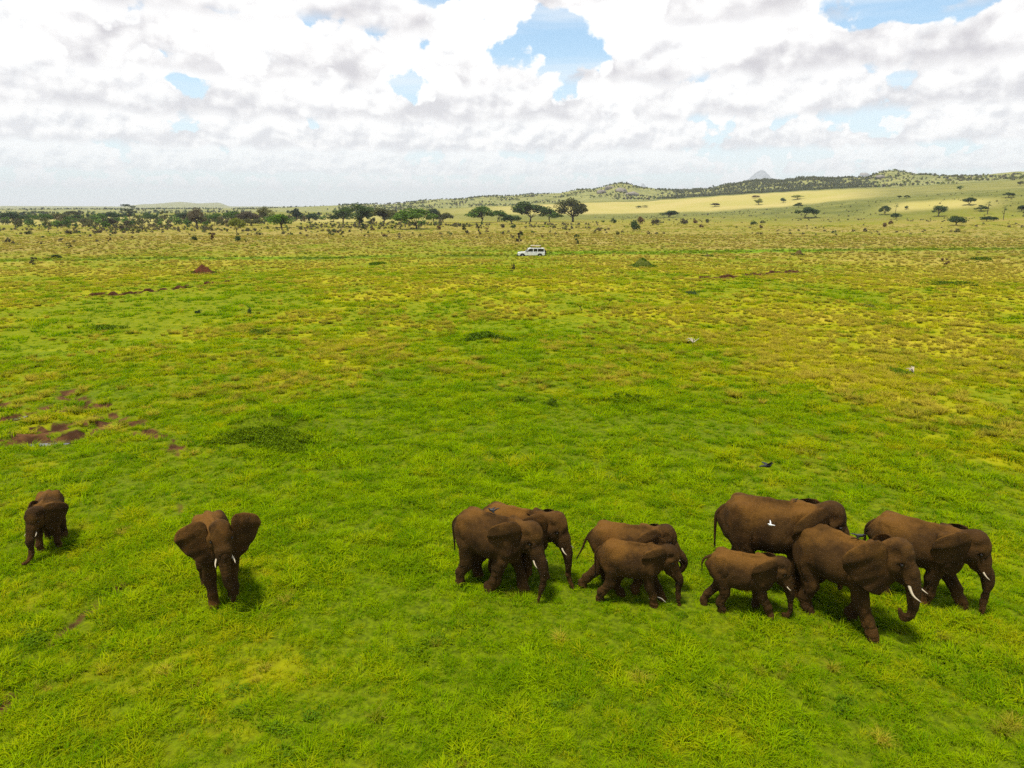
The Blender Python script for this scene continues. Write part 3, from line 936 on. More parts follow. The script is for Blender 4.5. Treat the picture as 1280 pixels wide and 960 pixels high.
def elephant_material():
    m, nt, out = new_mat('elephant_hide')
    p = objco(nt)
    g = nt.nodes.new('ShaderNodeNewGeometry')
    sp = nt.nodes.new('ShaderNodeSeparateXYZ'); nt.links.new(p.k, sp.inputs[0])
    sz = S(nt, sp.outputs[2])
    n1 = noise(nt, p, 2.2, 5, .6); n2 = noise(nt, p, 7.0, 3, .55)
    dust = attr(nt, 'dust'); ring = attr(nt, 'ring'); inner = attr(nt, 'ear')
    c = mixc(nt, n1.sstep(.32, .68), (0.036, 0.0175, 0.0042), (0.082, 0.0395, 0.0088))
    c = mixc(nt, (dust + (n1 - .5) * .9 + (n2 - .5) * .5).sstep(.30, 1.0), c, (0.190, 0.086, 0.0145))
    c = mixc(nt, inner * .15, c, mixc(nt, n2.sstep(.35, .7), (0.034, 0.0170, 0.0045), (0.075, 0.037, 0.0095)))
    oi = nt.nodes.new('ShaderNodeObjectInfo'); rr = S(nt, oi.outputs['Random'])
    mud = noise(nt, p, 1.3, 6, .7).sstep(.50, .68)
    c = mixc(nt, mud * (rr * .5 + .15), c, (0.165, 0.068, 0.012))
    c = mixc(nt, (n2 - .25).mx(0.0) * .5 * (1.0 - rr), c, (0.030, 0.019, 0.009))
    # wrinkles: cracked net plus finer creases, rings round the trunk
    v1 = voro(nt, p, 22.0, 'DISTANCE_TO_EDGE'); v2 = voro(nt, p, 50.0, 'DISTANCE_TO_EDGE')
    crack = v1.sstep(0.0, .18) * .30 + v2.sstep(0.0, .2) * .3 + noise(nt, p, 16.0, 2, .5) * .6
    w = nt.nodes.new('ShaderNodeMath'); w.operation = 'SINE'
    nt.links.new((ring * 230.0 + n2 * 4.0).k, w.inputs[0])
    rings = S(nt, w.outputs[0]) * ring.sstep(0.0, .05) * .55
    c = mixc(nt, ((1.0 - crack) * .30).mx(0.0), c, (0.018, 0.009, 0.003))
    bsdf(nt, out, c, 0.8, 0.10, bump=crack + n2 * .7 + rings * 1.3, bump_d=0.026, bump_s=0.8)
    return m


M_HIDE = elephant_material()
M_TUSK = plain('ivory', (0.50, 0.41, 0.28), .4, .4)
M_EYE = plain('elephant_eye', (0.012, 0.008, 0.006), .15, .5)
M_HAIR = plain('tail_hair', (0.012, 0.009, 0.007), .7, .2)
M_NAIL = plain('toenail_horn', (0.22, 0.15, 0.09), .5, .3)


def leg_points(top, foot, kind, lift=0.0):
    """joint chain from hip or shoulder to the sole"""
    top, foot = np.array(top, float), np.array(foot, float)
    d = foot - top
    if kind == 'front':
        f = [0, .40, .70, .93, 1.0]; off = [0, -.035, .012, -.004, 0]
    else:
        f = [0, .42, .72, .93, 1.0]; off = [.0, .055, -.028, -.004, 0]
    P = []
    for t, o in zip(f, off):
        q = top + d * np.array([t ** 1.15, t, t]); q[0] += o
        P.append(q)
    P[-1] = foot + np.array([.018, 0, .022]); P[-2] = np.array([foot[0] * .9 + P[2][0] * .1 - .004, P[-2][1], .075])
    return P


def build_elephant(name, label, loc, heading, H, trunk, feet, head=(0, 0), ears=((.42, 0), (.42, 0)), ear_size=1.0, tusk=.16, tail=None, calf=0.0, seed=1,
                   fat=1.0, voxel=.0115, head_drop=0.0, xs=.93, belly=.05):
    """loc: ground point below the middle of the body; H: shoulder height in metres; all shapes in shoulder heights.
    feet: four (x, y) soles RF, LF, RH, LH (right is -y); trunk: points in body space after the head's root"""
    f = Field((-.80, -.42, -.03), (1.10, .42, 1.30), voxel)
    fw = fat
    prof = [(-.60, .80, .66, .05), (-.575, .865, .58, .12), (-.52, .93, .50, .175), (-.43, .975, .445, .212 * fw), (-.32, 1.0, .415, .236 * fw), (-.18, .985, .385, .258 * fw),
            (-.02, .955, .372, .268 * fw), (.12, .95, .39, .25 * fw), (.24, .965, .43, .222), (.33, .955, .50, .186), (.42, .93, .57, .148), (.50, .905, .63, .12)]
    prof = [(a, b, c + belly * float(sm(-.60, -.35, np.array(a)) * sm(.50, .25, np.array(a))), d) for a, b, c, d in prof]
    f.torso(prof, .02)
    # hips and shoulder blades
    for s in (-1, 1):
        f.ell((-.36, s * .135, .735), (.165, .095, .22), .06)
        f.ell((.235, s * .135, .72), (.135, .085, .23), .06)
        f.ell((-.42, s * .125, .90), (.075, .05, .055), .05)                         # hip bone
        f.cone((.17, s * .165, .90), (.27, s * .19, .62), .045, .05, .04)            # shoulder blade
    f.cone((-.45, 0, .945), (-.10, 0, .968), .030, .028, .03); f.cone((-.10, 0, .962), (.30, 0, .950), .028, .030, .03)      # spine
    tops = [(.235, -.135, .62), (.235, .135, .62), (-.365, -.135, .60), (-.365, .135, .60)]
    for i, (fx, fy) in enumerate(feet):
        k = 'front' if i < 2 else 'hind'
        P = leg_points(tops[i], (fx, fy, 0.0), k)
        rad = [.110, .092, .078, .075, .081] if k == 'front' else [.135, .100, .076, .073, .079]
        rad = [r * (1 - .06 * calf) for r in rad]
        for a in range(4):
            f.cone(P[a], P[a + 1], rad[a], rad[a + 1], .035, sy=.92 if a else .85)
    # head
    yaw, pitch = head
    M = rot_zy(yaw, pitch); h0 = HEAD0 - np.array([0, 0, head_drop])
    hp = lambda *q: h0 + M @ np.array(q, float)
    cs = 1 + .04 * calf
    f.cone((.36, 0, .80), hp(.03, 0, .0), .155, .135, .06)
    f.ell(hp(.105, 0, .02), np.array((.150, .135, .150)) * cs, .06, M)
    f.ell(hp(.115, 0, .085), np.array((.115, .105, .085)) * cs, .05, M)
    f.cone(hp(.165, 0, -.02), hp(.228, 0, -.195), .105, .084, .06)
    f.cone(hp(.06, 0, -.10), hp(.155, 0, -.235), .095, .05, .05)
    f.cone(hp(.14, 0, -.24), hp(.185, 0, -.285), .042, .022, .03)
    for s in (-1, 1):
        f.cone(hp(.15, s * .085, .0), hp(.20, s * .072, -.05), .040, .030, .04)        # brow ridge
        f.cone(hp(.05, s * .10, -.02), hp(.10, s * .085, -.10), .055, .050, .05)        # cheek
        f.cone(hp(.185, s * .058, -.13), hp(.228, s * .066, -.225), .042, .040, .03)    # tusk socket
    for s in (-1, 1):
        f.cut(hp(.185, s * .137, -.045), (.034, .028, .022), .03)                    # eye socket
        f.cut(hp(.125, s * .168, .050), (.060, .055, .050), .04)                     # temple
        f.cut(hp(.02, s * .175, -.03), (.035, .045, .11), .04)                       # fold behind the cheek, under the ear root
    root = [hp(.212, 0, -.14), hp(.238, 0, -.215)]
    Yw = rot_zy(yaw, 0)
    T = catmull(root + [h0 * (1, 1, 0) + Yw @ (np.array(p, float) - HEAD0 * (1, 1, 0)) for p in trunk], 30)
    L = np.concatenate([[0], np.cumsum(np.linalg.norm(np.diff(T, axis=0), axis=1))]); L /= L[-1]
    tr = .064 * (1 - L) ** 1.15 + .030
    for a in range(len(T) - 1): f.cone(T[a], T[a + 1], tr[a], tr[a + 1], .018)
    V, F = surface_nets(f.D, f.lo, f.h)
    # light relaxation of the net, then folds of loose skin
    deg = np.zeros(len(V)); acc = np.zeros_like(V)
    E = np.concatenate([F[:, [0, 1]], F[:, [1, 2]], F[:, [2, 3]], F[:, [3, 0]]])
    for it in range(2):
        acc[:] = 0; deg[:] = 0
        for c in range(3): acc[:, c] = np.bincount(E[:, 0], V[E[:, 1], c], len(V)) + np.bincount(E[:, 1], V[E[:, 0], c], len(V))
        deg = np.bincount(E[:, 0], minlength=len(V)) + np.bincount(E[:, 1], minlength=len(V))
        V = V * .4 + .6 * acc / deg[:, None]
    # dust lies on back, brow and feet
    nz = np.zeros((len(V), 3)); fn = np.cross(V[F[:, 1]] - V[F[:, 0]], V[F[:, 2]] - V[F[:, 0]])
    for c in range(3):
        for k in range(4): nz[:, c] += np.bincount(F[:, k], fn[:, c], len(V))
    nz /= np.linalg.norm(nz, axis=1)[:, None] + 1e-12
    lump = (vnoise3(V[:, 0] * 9, V[:, 1] * 9, V[:, 2] * 9, seed) - .5) * .010 + (vnoise3(V[:, 0] * 24, V[:, 1] * 24, V[:, 2] * 14, seed + 5) - .5) * .005
    def ridge(q): return (1 - np.abs(2 * q - 1)) ** 2
    side = 1 - np.abs(nz[:, 2])
    warp = (vnoise3(V[:, 0] * 5, V[:, 1] * 5, V[:, 2] * 5, seed + 21) - .5) * .12
    flank = ridge(vnoise3((V[:, 0] + warp) * 15, V[:, 1] * 5, (V[:, 2] + V[:, 0] * .35) * 4.5, seed + 22)) * side * (.35 + .65 * sm(.62, .42, np.abs(V[:, 0] + .05) * -1 + .62))
    limb = ridge(vnoise3(V[:, 0] * 7, V[:, 1] * 7, (V[:, 2] + warp * .5) * 22, seed + 23)) * sm(.46, .30, V[:, 2])
    lump = lump - .019 * flank - .011 * limb
    V = V + nz * lump[:, None]
    dn = vnoise3(V[:, 0] * 4, V[:, 1] * 4, V[:, 2] * 4, seed + 9)
    body_up = sm(.62, 1.0, V[:, 2]) * sm(.62, .30, V[:, 0])
    brow = np.exp(-(np.linalg.norm(V - hp(.20, 0, .04), axis=1) / .13) ** 2)
    dust = .70 * body_up * (.30 + 1.2 * dn) + .55 * brow + .55 * sm(.16, .03, V[:, 2]) * dn + .22 * dn
    # distance along the trunk, for its rings
    d2 = ((V[:, None, :] - T[None, 3:, :]) ** 2).sum(2); ki = d2.argmin(1)
    near = np.sqrt(d2.min(1)) < tr[3 + ki] * 1.6
    ring = np.where(near & (V[:, 0] > .45), L[3 + ki], 0.0)
    parts = [(V, F, dust)]
    earflag = [np.zeros(len(V))]; rings = [ring]
    for s, (spread, es) in zip((-1, 1), ears):
        ev, ef = ear_mesh(s, seed, ear_size * (1 - .06 * calf) * es, spread, .12, .5, 1.0)
        ev = np.array([hp(.035, s * .118, .075 - .04 * (es < 1))]) + ev @ M.T
        rim = np.tile(np.linspace(0, 1, 24)[None, :].repeat(30, 0).ravel(), 2)
        parts.append((ev, ef, .10 + .45 * sm(.86, 1.02, ev[:, 2]) + .35 * sm(.9, 1.0, rim))); earflag.append(1 - .8 * sm(.88, 1.0, rim)); rings.append(np.zeros(len(ev)))
    tail = tail or [(-.585, 0, .83), (-.635, 0, .76), (-.64, .005, .64), (-.635, .01, .52), (-.63, .01, .42)]
    TP = catmull([(-.54, 0, .86)] + tail, 16)
    tv, tf = tube(TP, np.linspace(.030, .009, 16), 7)
    parts.append((tv, tf, .15)); earflag.append(np.zeros(len(tv))); rings.append(np.zeros(len(tv)))
    VV, FF, AA = join_quads(parts)
    me = mesh_from('elephant_body', VV * np.array([H * xs, H, H]), FF)
    fattr(me, 'dust', AA); fattr(me, 'ear', np.concatenate(earflag)); fattr(me, 'ring', np.concatenate(rings))
    SC = np.array([H * xs, H, H])
    root_o = empty(name, loc, heading); tag(root_o, label, 'elephant', 'elephants crossing the plain')
    link('body', me, M_HIDE, root_o)
    # tusks
    if tusk > 0:
        for s in (-1, 1):
            a = hp(.222, s * .066, -.215)
            pts = [a, hp(.248, s * .088, -.215 - tusk * .35), hp(.285, s * .102, -.215 - tusk * .68), hp(.29 + tusk * .36, s * .104, -.215 - tusk * .93)]
            q = catmull(pts, 9); v, ff = tube(q, .0185 * (1 - np.linspace(0, 1, 9) ** 1.6 * .85) * min(1, .35 + tusk * 3.2), 8)
            v, ff, _ = join_quads([(v, ff, 0.0)])
            link('tusk', mesh_from('tusk', v * SC, ff), M_TUSK, root_o)
    for s in (-1, 1):
        c = hp(.178, s * .112, -.045)
        bm = bmesh.new(); bmesh.ops.create_uvsphere(bm, u_segments=8, v_segments=6, radius=.016 * H)
        for v in bm.verts: v.co += Vector(c * SC)
        em = bpy.data.meshes.new('eye'); bm.to_mesh(em); bm.free(); link('eye', em, M_EYE, root_o)
    # tail hair
    rng = np.random.default_rng(seed); hv, hf = [], []
    tip, dr = TP[-1], TP[-1] - TP[-3]; dr = dr / np.linalg.norm(dr)
    for k in range(26):
        b = tip - dr * rng.uniform(0, .06); e = b + dr * rng.uniform(.05, .11) + rng.normal(0, .012, 3); w = rng.normal(0, 1, 3); w = w / np.linalg.norm(w) * .004
        o = len(hv); hv += [b - w, b + w, e]; hf.append((o, o + 1, o + 2))
    link('tail_hair', mesh_from('tail_hair', np.array(hv) * SC, np.array(hf), False), M_HAIR, root_o)
    return root_o, M, hp


def foot_local(px, py, loc, heading, H):
    g = at(px, py); d = g[:2] - np.array(loc[:2]); c, s = math.cos(-heading), math.sin(-heading)
    return ((d[0] * c - d[1] * s) / H, (d[0] * s + d[1] * c) / H)
# ------------------------------------------------------------------ the herd
D2 = lambda a, b=1.0: (R(a), b)
HERD = [
    # name label loc heading H trunk feet(RF LF RH LH) options
    ('young elephant with drooping ears reaching its trunk to the grass, far left of the herd', (-12.62, 17.05), -68, 1.50,
     [(.70, 0, .45), (.70, 0, .30), (.74, 0, .18), (.84, 0, .12), (.93, 0, .13)], [(.24, -.12), (.14, .14), (-.42, -.13), (-.26, .15)],
     dict(head=(R(-30), R(6)), ears=(D2(30), D2(34)), tusk=.06, calf=.7, ear_size=1.08, belly=.07, fat=.92)),
    ('elephant facing the viewer with both ears spread wide', (-6.95, 14.6), -56, 1.95,
     [(.71, 0, .55), (.71, .02, .42), (.70, .06, .30), (.67, .05, .21)], [(.26, -.13), (.20, .10), (-.38, -.12), (-.24, .12)],
     dict(head=(R(-4), R(-6)), ears=(D2(72), D2(72)), tusk=.10, ear_size=1.0, head_drop=-.15, fat=.84, belly=.07, xs=.84)),
    ('brown elephant with a black bird on its back, leftmost of the tight group', (-.39, 15.0), -25, 1.97,
     [(.70, 0, .48), (.72, 0, .33), (.70, -.02, .17), (.67, -.04, .02)], [(-.04, -.13), (.36, .07), (-.47, -.14), (-.33, .10)],
     dict(head=(R(-14), R(6)), ears=(D2(40), D2(36, .85)), tusk=.09, ear_size=1.1)),
    ('elephant half hidden behind its leftmost neighbour, trunk tip touching the grass', (.20, 15.45), -20, 1.93,
     [(.70, 0, .47), (.71, 0, .33), (.72, 0, .18), (.80, 0, .03)], [(.08, -.10), (.32, .10), (-.30, -.13), (-.46, .12)],
     dict(head=(R(-10), R(0)), ears=(D2(26), D2(24, .8)), tusk=.10)),
    ('young elephant with its trunk curled to its mouth, behind another youngster', (2.83, 14.95), -9, 1.72,
     [(.76, 0, .57), (.81, 0, .47), (.78, 0, .37), (.69, 0, .36)], [(.10, -.10), (.30, .10), (-.70, -.08), (-.34, .12)],
     dict(head=(R(-6), R(-4)), ears=(D2(27), D2(24, .8)), tusk=.09, calf=.5, tail=[(-.60, 0, .80), (-.66, 0, .70), (-.71, 0, .56), (-.77, 0, .44)])),
    ('young tuskless elephant in profile with trunk hanging straight to the ground', (2.87, 14.39), -12, 1.56,
     [(.70, 0, .46), (.70, 0, .3), (.71, 0, .15), (.74, 0, .0)], [(.33, -.10), (.46, .11), (-.54, -.11), (-.21, .11)],
     dict(head=(0, R(10)), ears=(D2(27), D2(27)), tusk=0, calf=.8)),
    ('large elephant standing behind the calf and the big tusked cow', (6.30, 14.88), -15, 2.36,
     [(.70, 0, .5), (.75, 0, .35), (.72, 0, .2), (.70, 0, .1)], [(.22, -.13), (.36, .12), (-.30, -.14), (-.45, .13)],
     dict(head=(R(4), R(0)), ears=(D2(36), D2(32, .8)), tusk=.12, fat=1.02, ear_size=1.08)),
    ('elephant calf stepping forward with its short tail lifted', (5.28, 13.9), -18, 1.49,
     [(.70, 0, .46), (.72, 0, .30), (.73, 0, .15), (.68, 0, .05), (.62, 0, .08)], [(.44, -.08), (.20, .12), (-.32, -.13), (-.62, .02)],
     dict(head=(R(-4), R(4)), ears=(D2(36), D2(28, .8)), tusk=.06, calf=1.0, belly=.02, ear_size=1.1, tail=[(-.61, 0, .83), (-.66, 0, .79), (-.69, 0, .72), (-.685, 0, .64)])),
    ('big cow elephant with long white tusks and curled trunk, nearest of the herd', (7.33, 13.6), -50, 2.12,
     [(.72, 0, .58), (.735, 0, .46), (.715, 0, .36), (.65, 0, .325), (.61, 0, .385)], [(.42, -.08), (.09, .10), (-.28, -.13), (-.45, .12)],
     dict(head=(R(4), R(-8)), ears=(D2(44), D2(36, .8)), tusk=.18, fat=1.04, belly=.07, ear_size=1.10, head_drop=-.10)),
    ('dark elephant walking with straight trunk, rightmost of the herd', (9.55, 14.45), -34, 2.02,
     [(.70, 0, .46), (.71, 0, .3), (.70, 0, .15), (.71, 0, .02)], [(.09, -.10), (.50, .09), (-.32, -.13), (-.45, .12)],
     dict(head=(0, R(4)), ears=(D2(38), D2(32, .8)), tusk=.10, ear_size=1.08)),
]
ELEPHANTS = []


def build_herd():
    for k, (label, (x, y), hd, H, trunk, feet, opt) in enumerate(HERD):
        z = float(ground_z(x, y)) - .02
        ELEPHANTS.append(build_elephant('elephant', label, (x, y, z), R(hd), H, trunk, feet, seed=11 + 7 * k, **opt))


build_herd()
# ------------------------------------------------------------------ trees and shrubs
def leaf_material(name, dark, light, trans=.25):
    m, nt, out = new_mat(name)
    p = objco(nt)
    n = noise(nt, p, 3.0, 3, .6)
    oi = nt.nodes.new('ShaderNodeObjectInfo'); r = S(nt, oi.outputs['Random'])
    c = mixc(nt, (n + (r - .5) * .35).sstep(.3, .7), dark, light)
    d = nt.nodes.new('ShaderNodeBsdfDiffuse'); nt.links.new(c.k, d.inputs[0])
    t = nt.nodes.new('ShaderNodeBsdfTranslucent'); nt.links.new(c.k, t.inputs[0])
    x = nt.nodes.new('ShaderNodeMixShader'); x.inputs[0].default_value = trans
    nt.links.new(d.outputs[0], x.inputs[1]); nt.links.new(t.outputs[0], x.inputs[2]); nt.links.new(x.outputs[0], out.inputs['Surface'])
    return m


TONES = {
    'dark green': leaf_material('leaves_dark_green', (0.036, 0.066, 0.023), (0.078, 0.125, 0.034)),
    'green': leaf_material('leaves_green', (0.058, 0.111, 0.021), (0.117, 0.195, 0.031)),
    'bright green': leaf_material('leaves_bright_green', (0.078, 0.156, 0.010), (0.156, 0.280, 0.016)),
    'olive': leaf_material('leaves_olive', (0.078, 0.085, 0.029), (0.156, 0.156, 0.047)),
    'grey-brown': leaf_material('leaves_grey_brown', (0.065, 0.055, 0.036), (0.137, 0.114, 0.068)),
    'yellow-green': leaf_material('leaves_yellow_green', (0.169, 0.195, 0.029), (0.286, 0.299, 0.047)),
    'brown': leaf_material('leaves_brown', (0.098, 0.055, 0.026), (0.195, 0.117, 0.052)),
    'mound green': leaf_material('mound_weed_leaves', (0.080, 0.140, 0.003), (0.150, 0.225, 0.005), .3),
    'weed green': leaf_material('weed_leaves', (0.045, 0.095, 0.004), (0.095, 0.165, 0.007), .3),
    'hill green': leaf_material('leaves_hill', (0.095, 0.112, 0.050), (0.155, 0.172, 0.070)),
    'pale brown': leaf_material('leaves_pale_brown', (0.10, 0.085, 0.045), (0.19, 0.16, 0.075)),
    'herb green': leaf_material('herb_leaves_mass', (0.060, 0.110, 0.005), (0.120, 0.190, 0.008), .3),
    'blue-green': leaf_material('leaves_blue_green', (0.026, 0.044, 0.031), (0.057, 0.083, 0.049)),
}
M_BARK = plain('bark', (0.075, 0.055, 0.038), .9, .1, .35, 8.0)


def leaf_quads(C, size, rng, flat=0.0):
    """one small bent leaf spray at every centre"""
    n = len(C)
    u = rng.normal(0, 1, (n, 3)); u[:, 2] *= (1 - flat); u /= np.linalg.norm(u, axis=1)[:, None]
    w = rng.normal(0, 1, (n, 3)); w[:, 2] *= (1 - flat); w -= u * (u * w).sum(1)[:, None]; w /= np.linalg.norm(w, axis=1)[:, None] + 1e-9
    s = size * rng.uniform(.55, 1.35, n)[:, None]
    V = np.stack([C - u * s * .5, C + w * s * .33, C + u * s * .5, C - w * s * .33], 1).reshape(-1, 3)
    b = np.arange(n)[:, None] * 4
    F = np.concatenate([b + [0, 1, 2], b + [0, 2, 3]], 0)
    return V, F


def crown_points(kind, rng, n):
    out = []
    if kind == 'umbrella':
        k = rng.integers(12, 16)
        a = rng.uniform(0, 6.28, k); q = np.sqrt(rng.uniform(0, 1, k)) * .40
        cs = np.stack([q * np.cos(a), q * np.sin(a), .42 + .42 * (1 - (q / .42) ** 2) + rng.uniform(-.10, .03, k)], 1)
        rs = np.stack([rng.uniform(.14, .21, k), rng.uniform(.14, .21, k), rng.uniform(.11, .17, k)], 1)
    elif kind == 'dome':
        k = rng.integers(14, 19)
        d = rng.normal(0, 1, (k, 3)); d /= np.linalg.norm(d, axis=1)[:, None]; d[:, 2] = np.abs(d[:, 2]) * 1.0 - .25
        cs = d * [.35, .35, .42] * rng.uniform(.6, 1.05, k)[:, None] + [0, 0, .42]
        rs = np.tile([.19, .19, .17], (k, 1)) * rng.uniform(.7, 1.2, (k, 1))
    elif kind == 'round':
        k = rng.integers(15, 20)
        d = rng.normal(0, 1, (k, 3)); d /= np.linalg.norm(d, axis=1)[:, None]
        cs = d * [.34, .34, .29] * rng.uniform(.5, 1.05, k)[:, None] + [0, 0, .57]
        rs = np.tile([.17, .17, .14], (k, 1)) * rng.uniform(.7, 1.2, (k, 1))
    elif kind == 'tiered':
        cs = np.array([[0, 0, .93], [.2, .05, .90], [-.22, 0, .88], [.28, -.1, .72], [-.1, .2, .74], [.1, -.2, .66], [-.3, -.1, .6], [.3, .1, .52], [0, .1, .56], [-.05, -.15, .45]])
        cs = cs + rng.normal(0, .03, cs.shape); rs = np.tile([.20, .20, .06], (10, 1)) * rng.uniform(.8, 1.2, (10, 1))
    elif kind == 'sparse':
        k = 8
        a = rng.uniform(0, 6.28, k); q = rng.uniform(.1, .38, k)
        cs = np.stack([q * np.cos(a), q * np.sin(a), rng.uniform(.30, .92, k)], 1)
        rs = np.tile([.12, .12, .10], (k, 1)) * rng.uniform(.6, 1.2, (k, 1))
    else:                                                       # shrub
        k = rng.integers(9, 13)
        d = rng.normal(0, 1, (k, 3)); d /= np.linalg.norm(d, axis=1)[:, None]; d[:, 2] = np.abs(d[:, 2])
        cs = d * [.32, .32, .60] * rng.uniform(.5, 1.05, k)[:, None] + [0, 0, .14]
        rs = np.tile([.20, .20, .22], (k, 1)) * rng.uniform(.6, 1.2, (k, 1))
    per = n // len(cs)
    for c, r in zip(cs, rs):
        d = rng.normal(0, 1, (per, 3)); d /= np.linalg.norm(d, axis=1)[:, None]
        out.append(c + d * r * (rng.uniform(.15, 1, per) ** .45)[:, None])
    P = np.concatenate(out); P[:, 2] = np.maximum(P[:, 2], .015)
    return P, cs


def wood_mesh(kind, cs, rng):
    parts = []
    th = {'umbrella': .018, 'round': .026, 'dome': .026, 'tiered': .022, 'sparse': .016}.get(kind, .014)
    fork = {'umbrella': .22, 'round': .22, 'dome': .20, 'tiered': .40, 'sparse': .25}.get(kind, .05)
    lean = rng.normal(0, .02, 2)
    f = np.array([lean[0], lean[1], fork])
    v, q = tube(catmull([(0, 0, -.03), (lean[0] * .3, lean[1] * .3, fork * .5), f], 6), np.linspace(th * 1.25, th * .8, 6), 7); parts.append((v, q, 0))
    for c in cs[:: (1 if kind in ('sparse', 'tiered') else 2)]:
        m = (f + c) / 2 + rng.normal(0, .03, 3)
        b0 = f * rng.uniform(.75, 1.0)
        v, q = tube(catmull([b0, m, c], 6), np.linspace(th * .55, th * .12, 6), 5); parts.append((v, q, 0))
    V, F, _ = join_quads(parts)
    return mesh_from('trunk', V, F)


def palm_meshes(seed):
    rng = np.random.default_rng(seed)
    v, q = tube(catmull([(0, 0, -.03), (.01, 0, .35), (.0, .01, .76)], 9), np.linspace(.026, .018, 9), 7)
    V, F, _ = join_quads([(v, q, 0)]); tr = mesh_from('trunk', V, F)
    VV, FF = [], []
    for k in range(20):
        a = rng.uniform(0, 6.28); e = rng.uniform(-.5, 1.1); L = rng.uniform(.26, .36)
        d = np.array([math.cos(a) * math.cos(e), math.sin(a) * math.cos(e), math.sin(e)])
        c = np.array([0, 0, .78]) + d * L * .45
        tip = np.array([0, 0, .78]) + d * L; side = np.cross(d, [0, 0, 1]); side /= np.linalg.norm(side) + 1e-6
        for j in range(9):                                     # fan of leaflets
            s = (j - 4) / 4
            p = tip + side * s * .13 + np.array([0, 0, -.05 * abs(s) - .03]) - d * .05 * s * s
            o = len(VV); VV += [c + side * s * .02 - side * .008, c + side * s * .02 + side * .008, p]; FF.append((o, o + 1, o + 2))
        o = len(VV); VV += [(0, 0, .775), (0.006, 0.004, .785), tuple(c)]; FF.append((o, o + 1, o + 2))
    return tr, mesh_from('crown', np.array(VV, float), np.array(FF), False)


PLANTS = {}
for kind, cnt, nl, sz in (('umbrella', 4, 3000, .058), ('dome', 4, 2600, .060), ('round', 3, 2800, .052), ('tiered', 1, 1600, .050), ('sparse', 4, 560, .085), ('shrub', 5, 900, .085)):
    PLANTS[kind] = []
    for k in range(cnt):
        rng = np.random.default_rng(400 + 13 * k + len(kind) * 101)
        P, cs = crown_points(kind, rng, nl)
        V, F = leaf_quads(P, sz, rng, .25 if kind in ('umbrella', 'tiered') else 0)
        PLANTS[kind].append((wood_mesh(kind, cs, rng), mesh_from('crown', V, F, False)))
PLANTS['palm'] = [palm_meshes(5), palm_meshes(8)]
for lst in PLANTS.values():
    for tr, cr in lst: tr.materials.append(M_BARK); cr.materials.append(TONES['green'])
ORD = ['first', 'second', 'third', 'fourth', 'fifth', 'sixth', 'seventh', 'eighth', 'ninth', 'tenth', 'eleventh', 'twelfth', 'thirteenth', 'fourteenth', 'fifteenth',
       'sixteenth', 'seventeenth', 'eighteenth', 'nineteenth', 'twentieth'] + ['twenty-' + w for w in
       ('first', 'second', 'third', 'fourth', 'fifth', 'sixth', 'seventh', 'eighth', 'ninth')] + ['thirtieth'] + ['thirty-' + w for w in ('first', 'second', 'third', 'fourth', 'fifth', 'sixth', 'seventh', 'eighth', 'ninth')]
SHAPE = {'umbrella': 'flat-topped', 'dome': 'dome-shaped', 'round': 'round-crowned', 'tiered': 'tall tiered', 'palm': 'palm-like', 'sparse': 'thin-leaved', 'shrub': 'bushy'}
_pk = [0]


def plant(name, kind, px, base, top, wpx, tone, label, cat, group, wood=True):
    g = at(px, base)
    c, s = math.cos(PITCH), math.sin(PITCH)
    depth = g[1] * c - (g[2] - CAM_H) * s
    h = max(.4, (base - top) / FPX * depth); w = wpx / FPX * depth
    wide = {'umbrella': .72, 'dome': .76, 'round': .72, 'tiered': .95, 'palm': .72, 'sparse': .95, 'shrub': .95}[kind]
    _pk[0] += 1
    tr, cr = PLANTS[kind][_pk[0] % len(PLANTS[kind])]
    o = empty(name, (g[0], g[1], g[2] - .05), (_pk[0] * 2.399) % 6.283)
    o.scale = (w / wide, w / wide, h)
    tag(o, label, cat, group)
    if wood: link('trunk', tr, None, o)
    k = link('crown', cr, None, o)
    k.material_slots[0].link = 'OBJECT'; k.material_slots[0].material = TONES[tone]
    return o


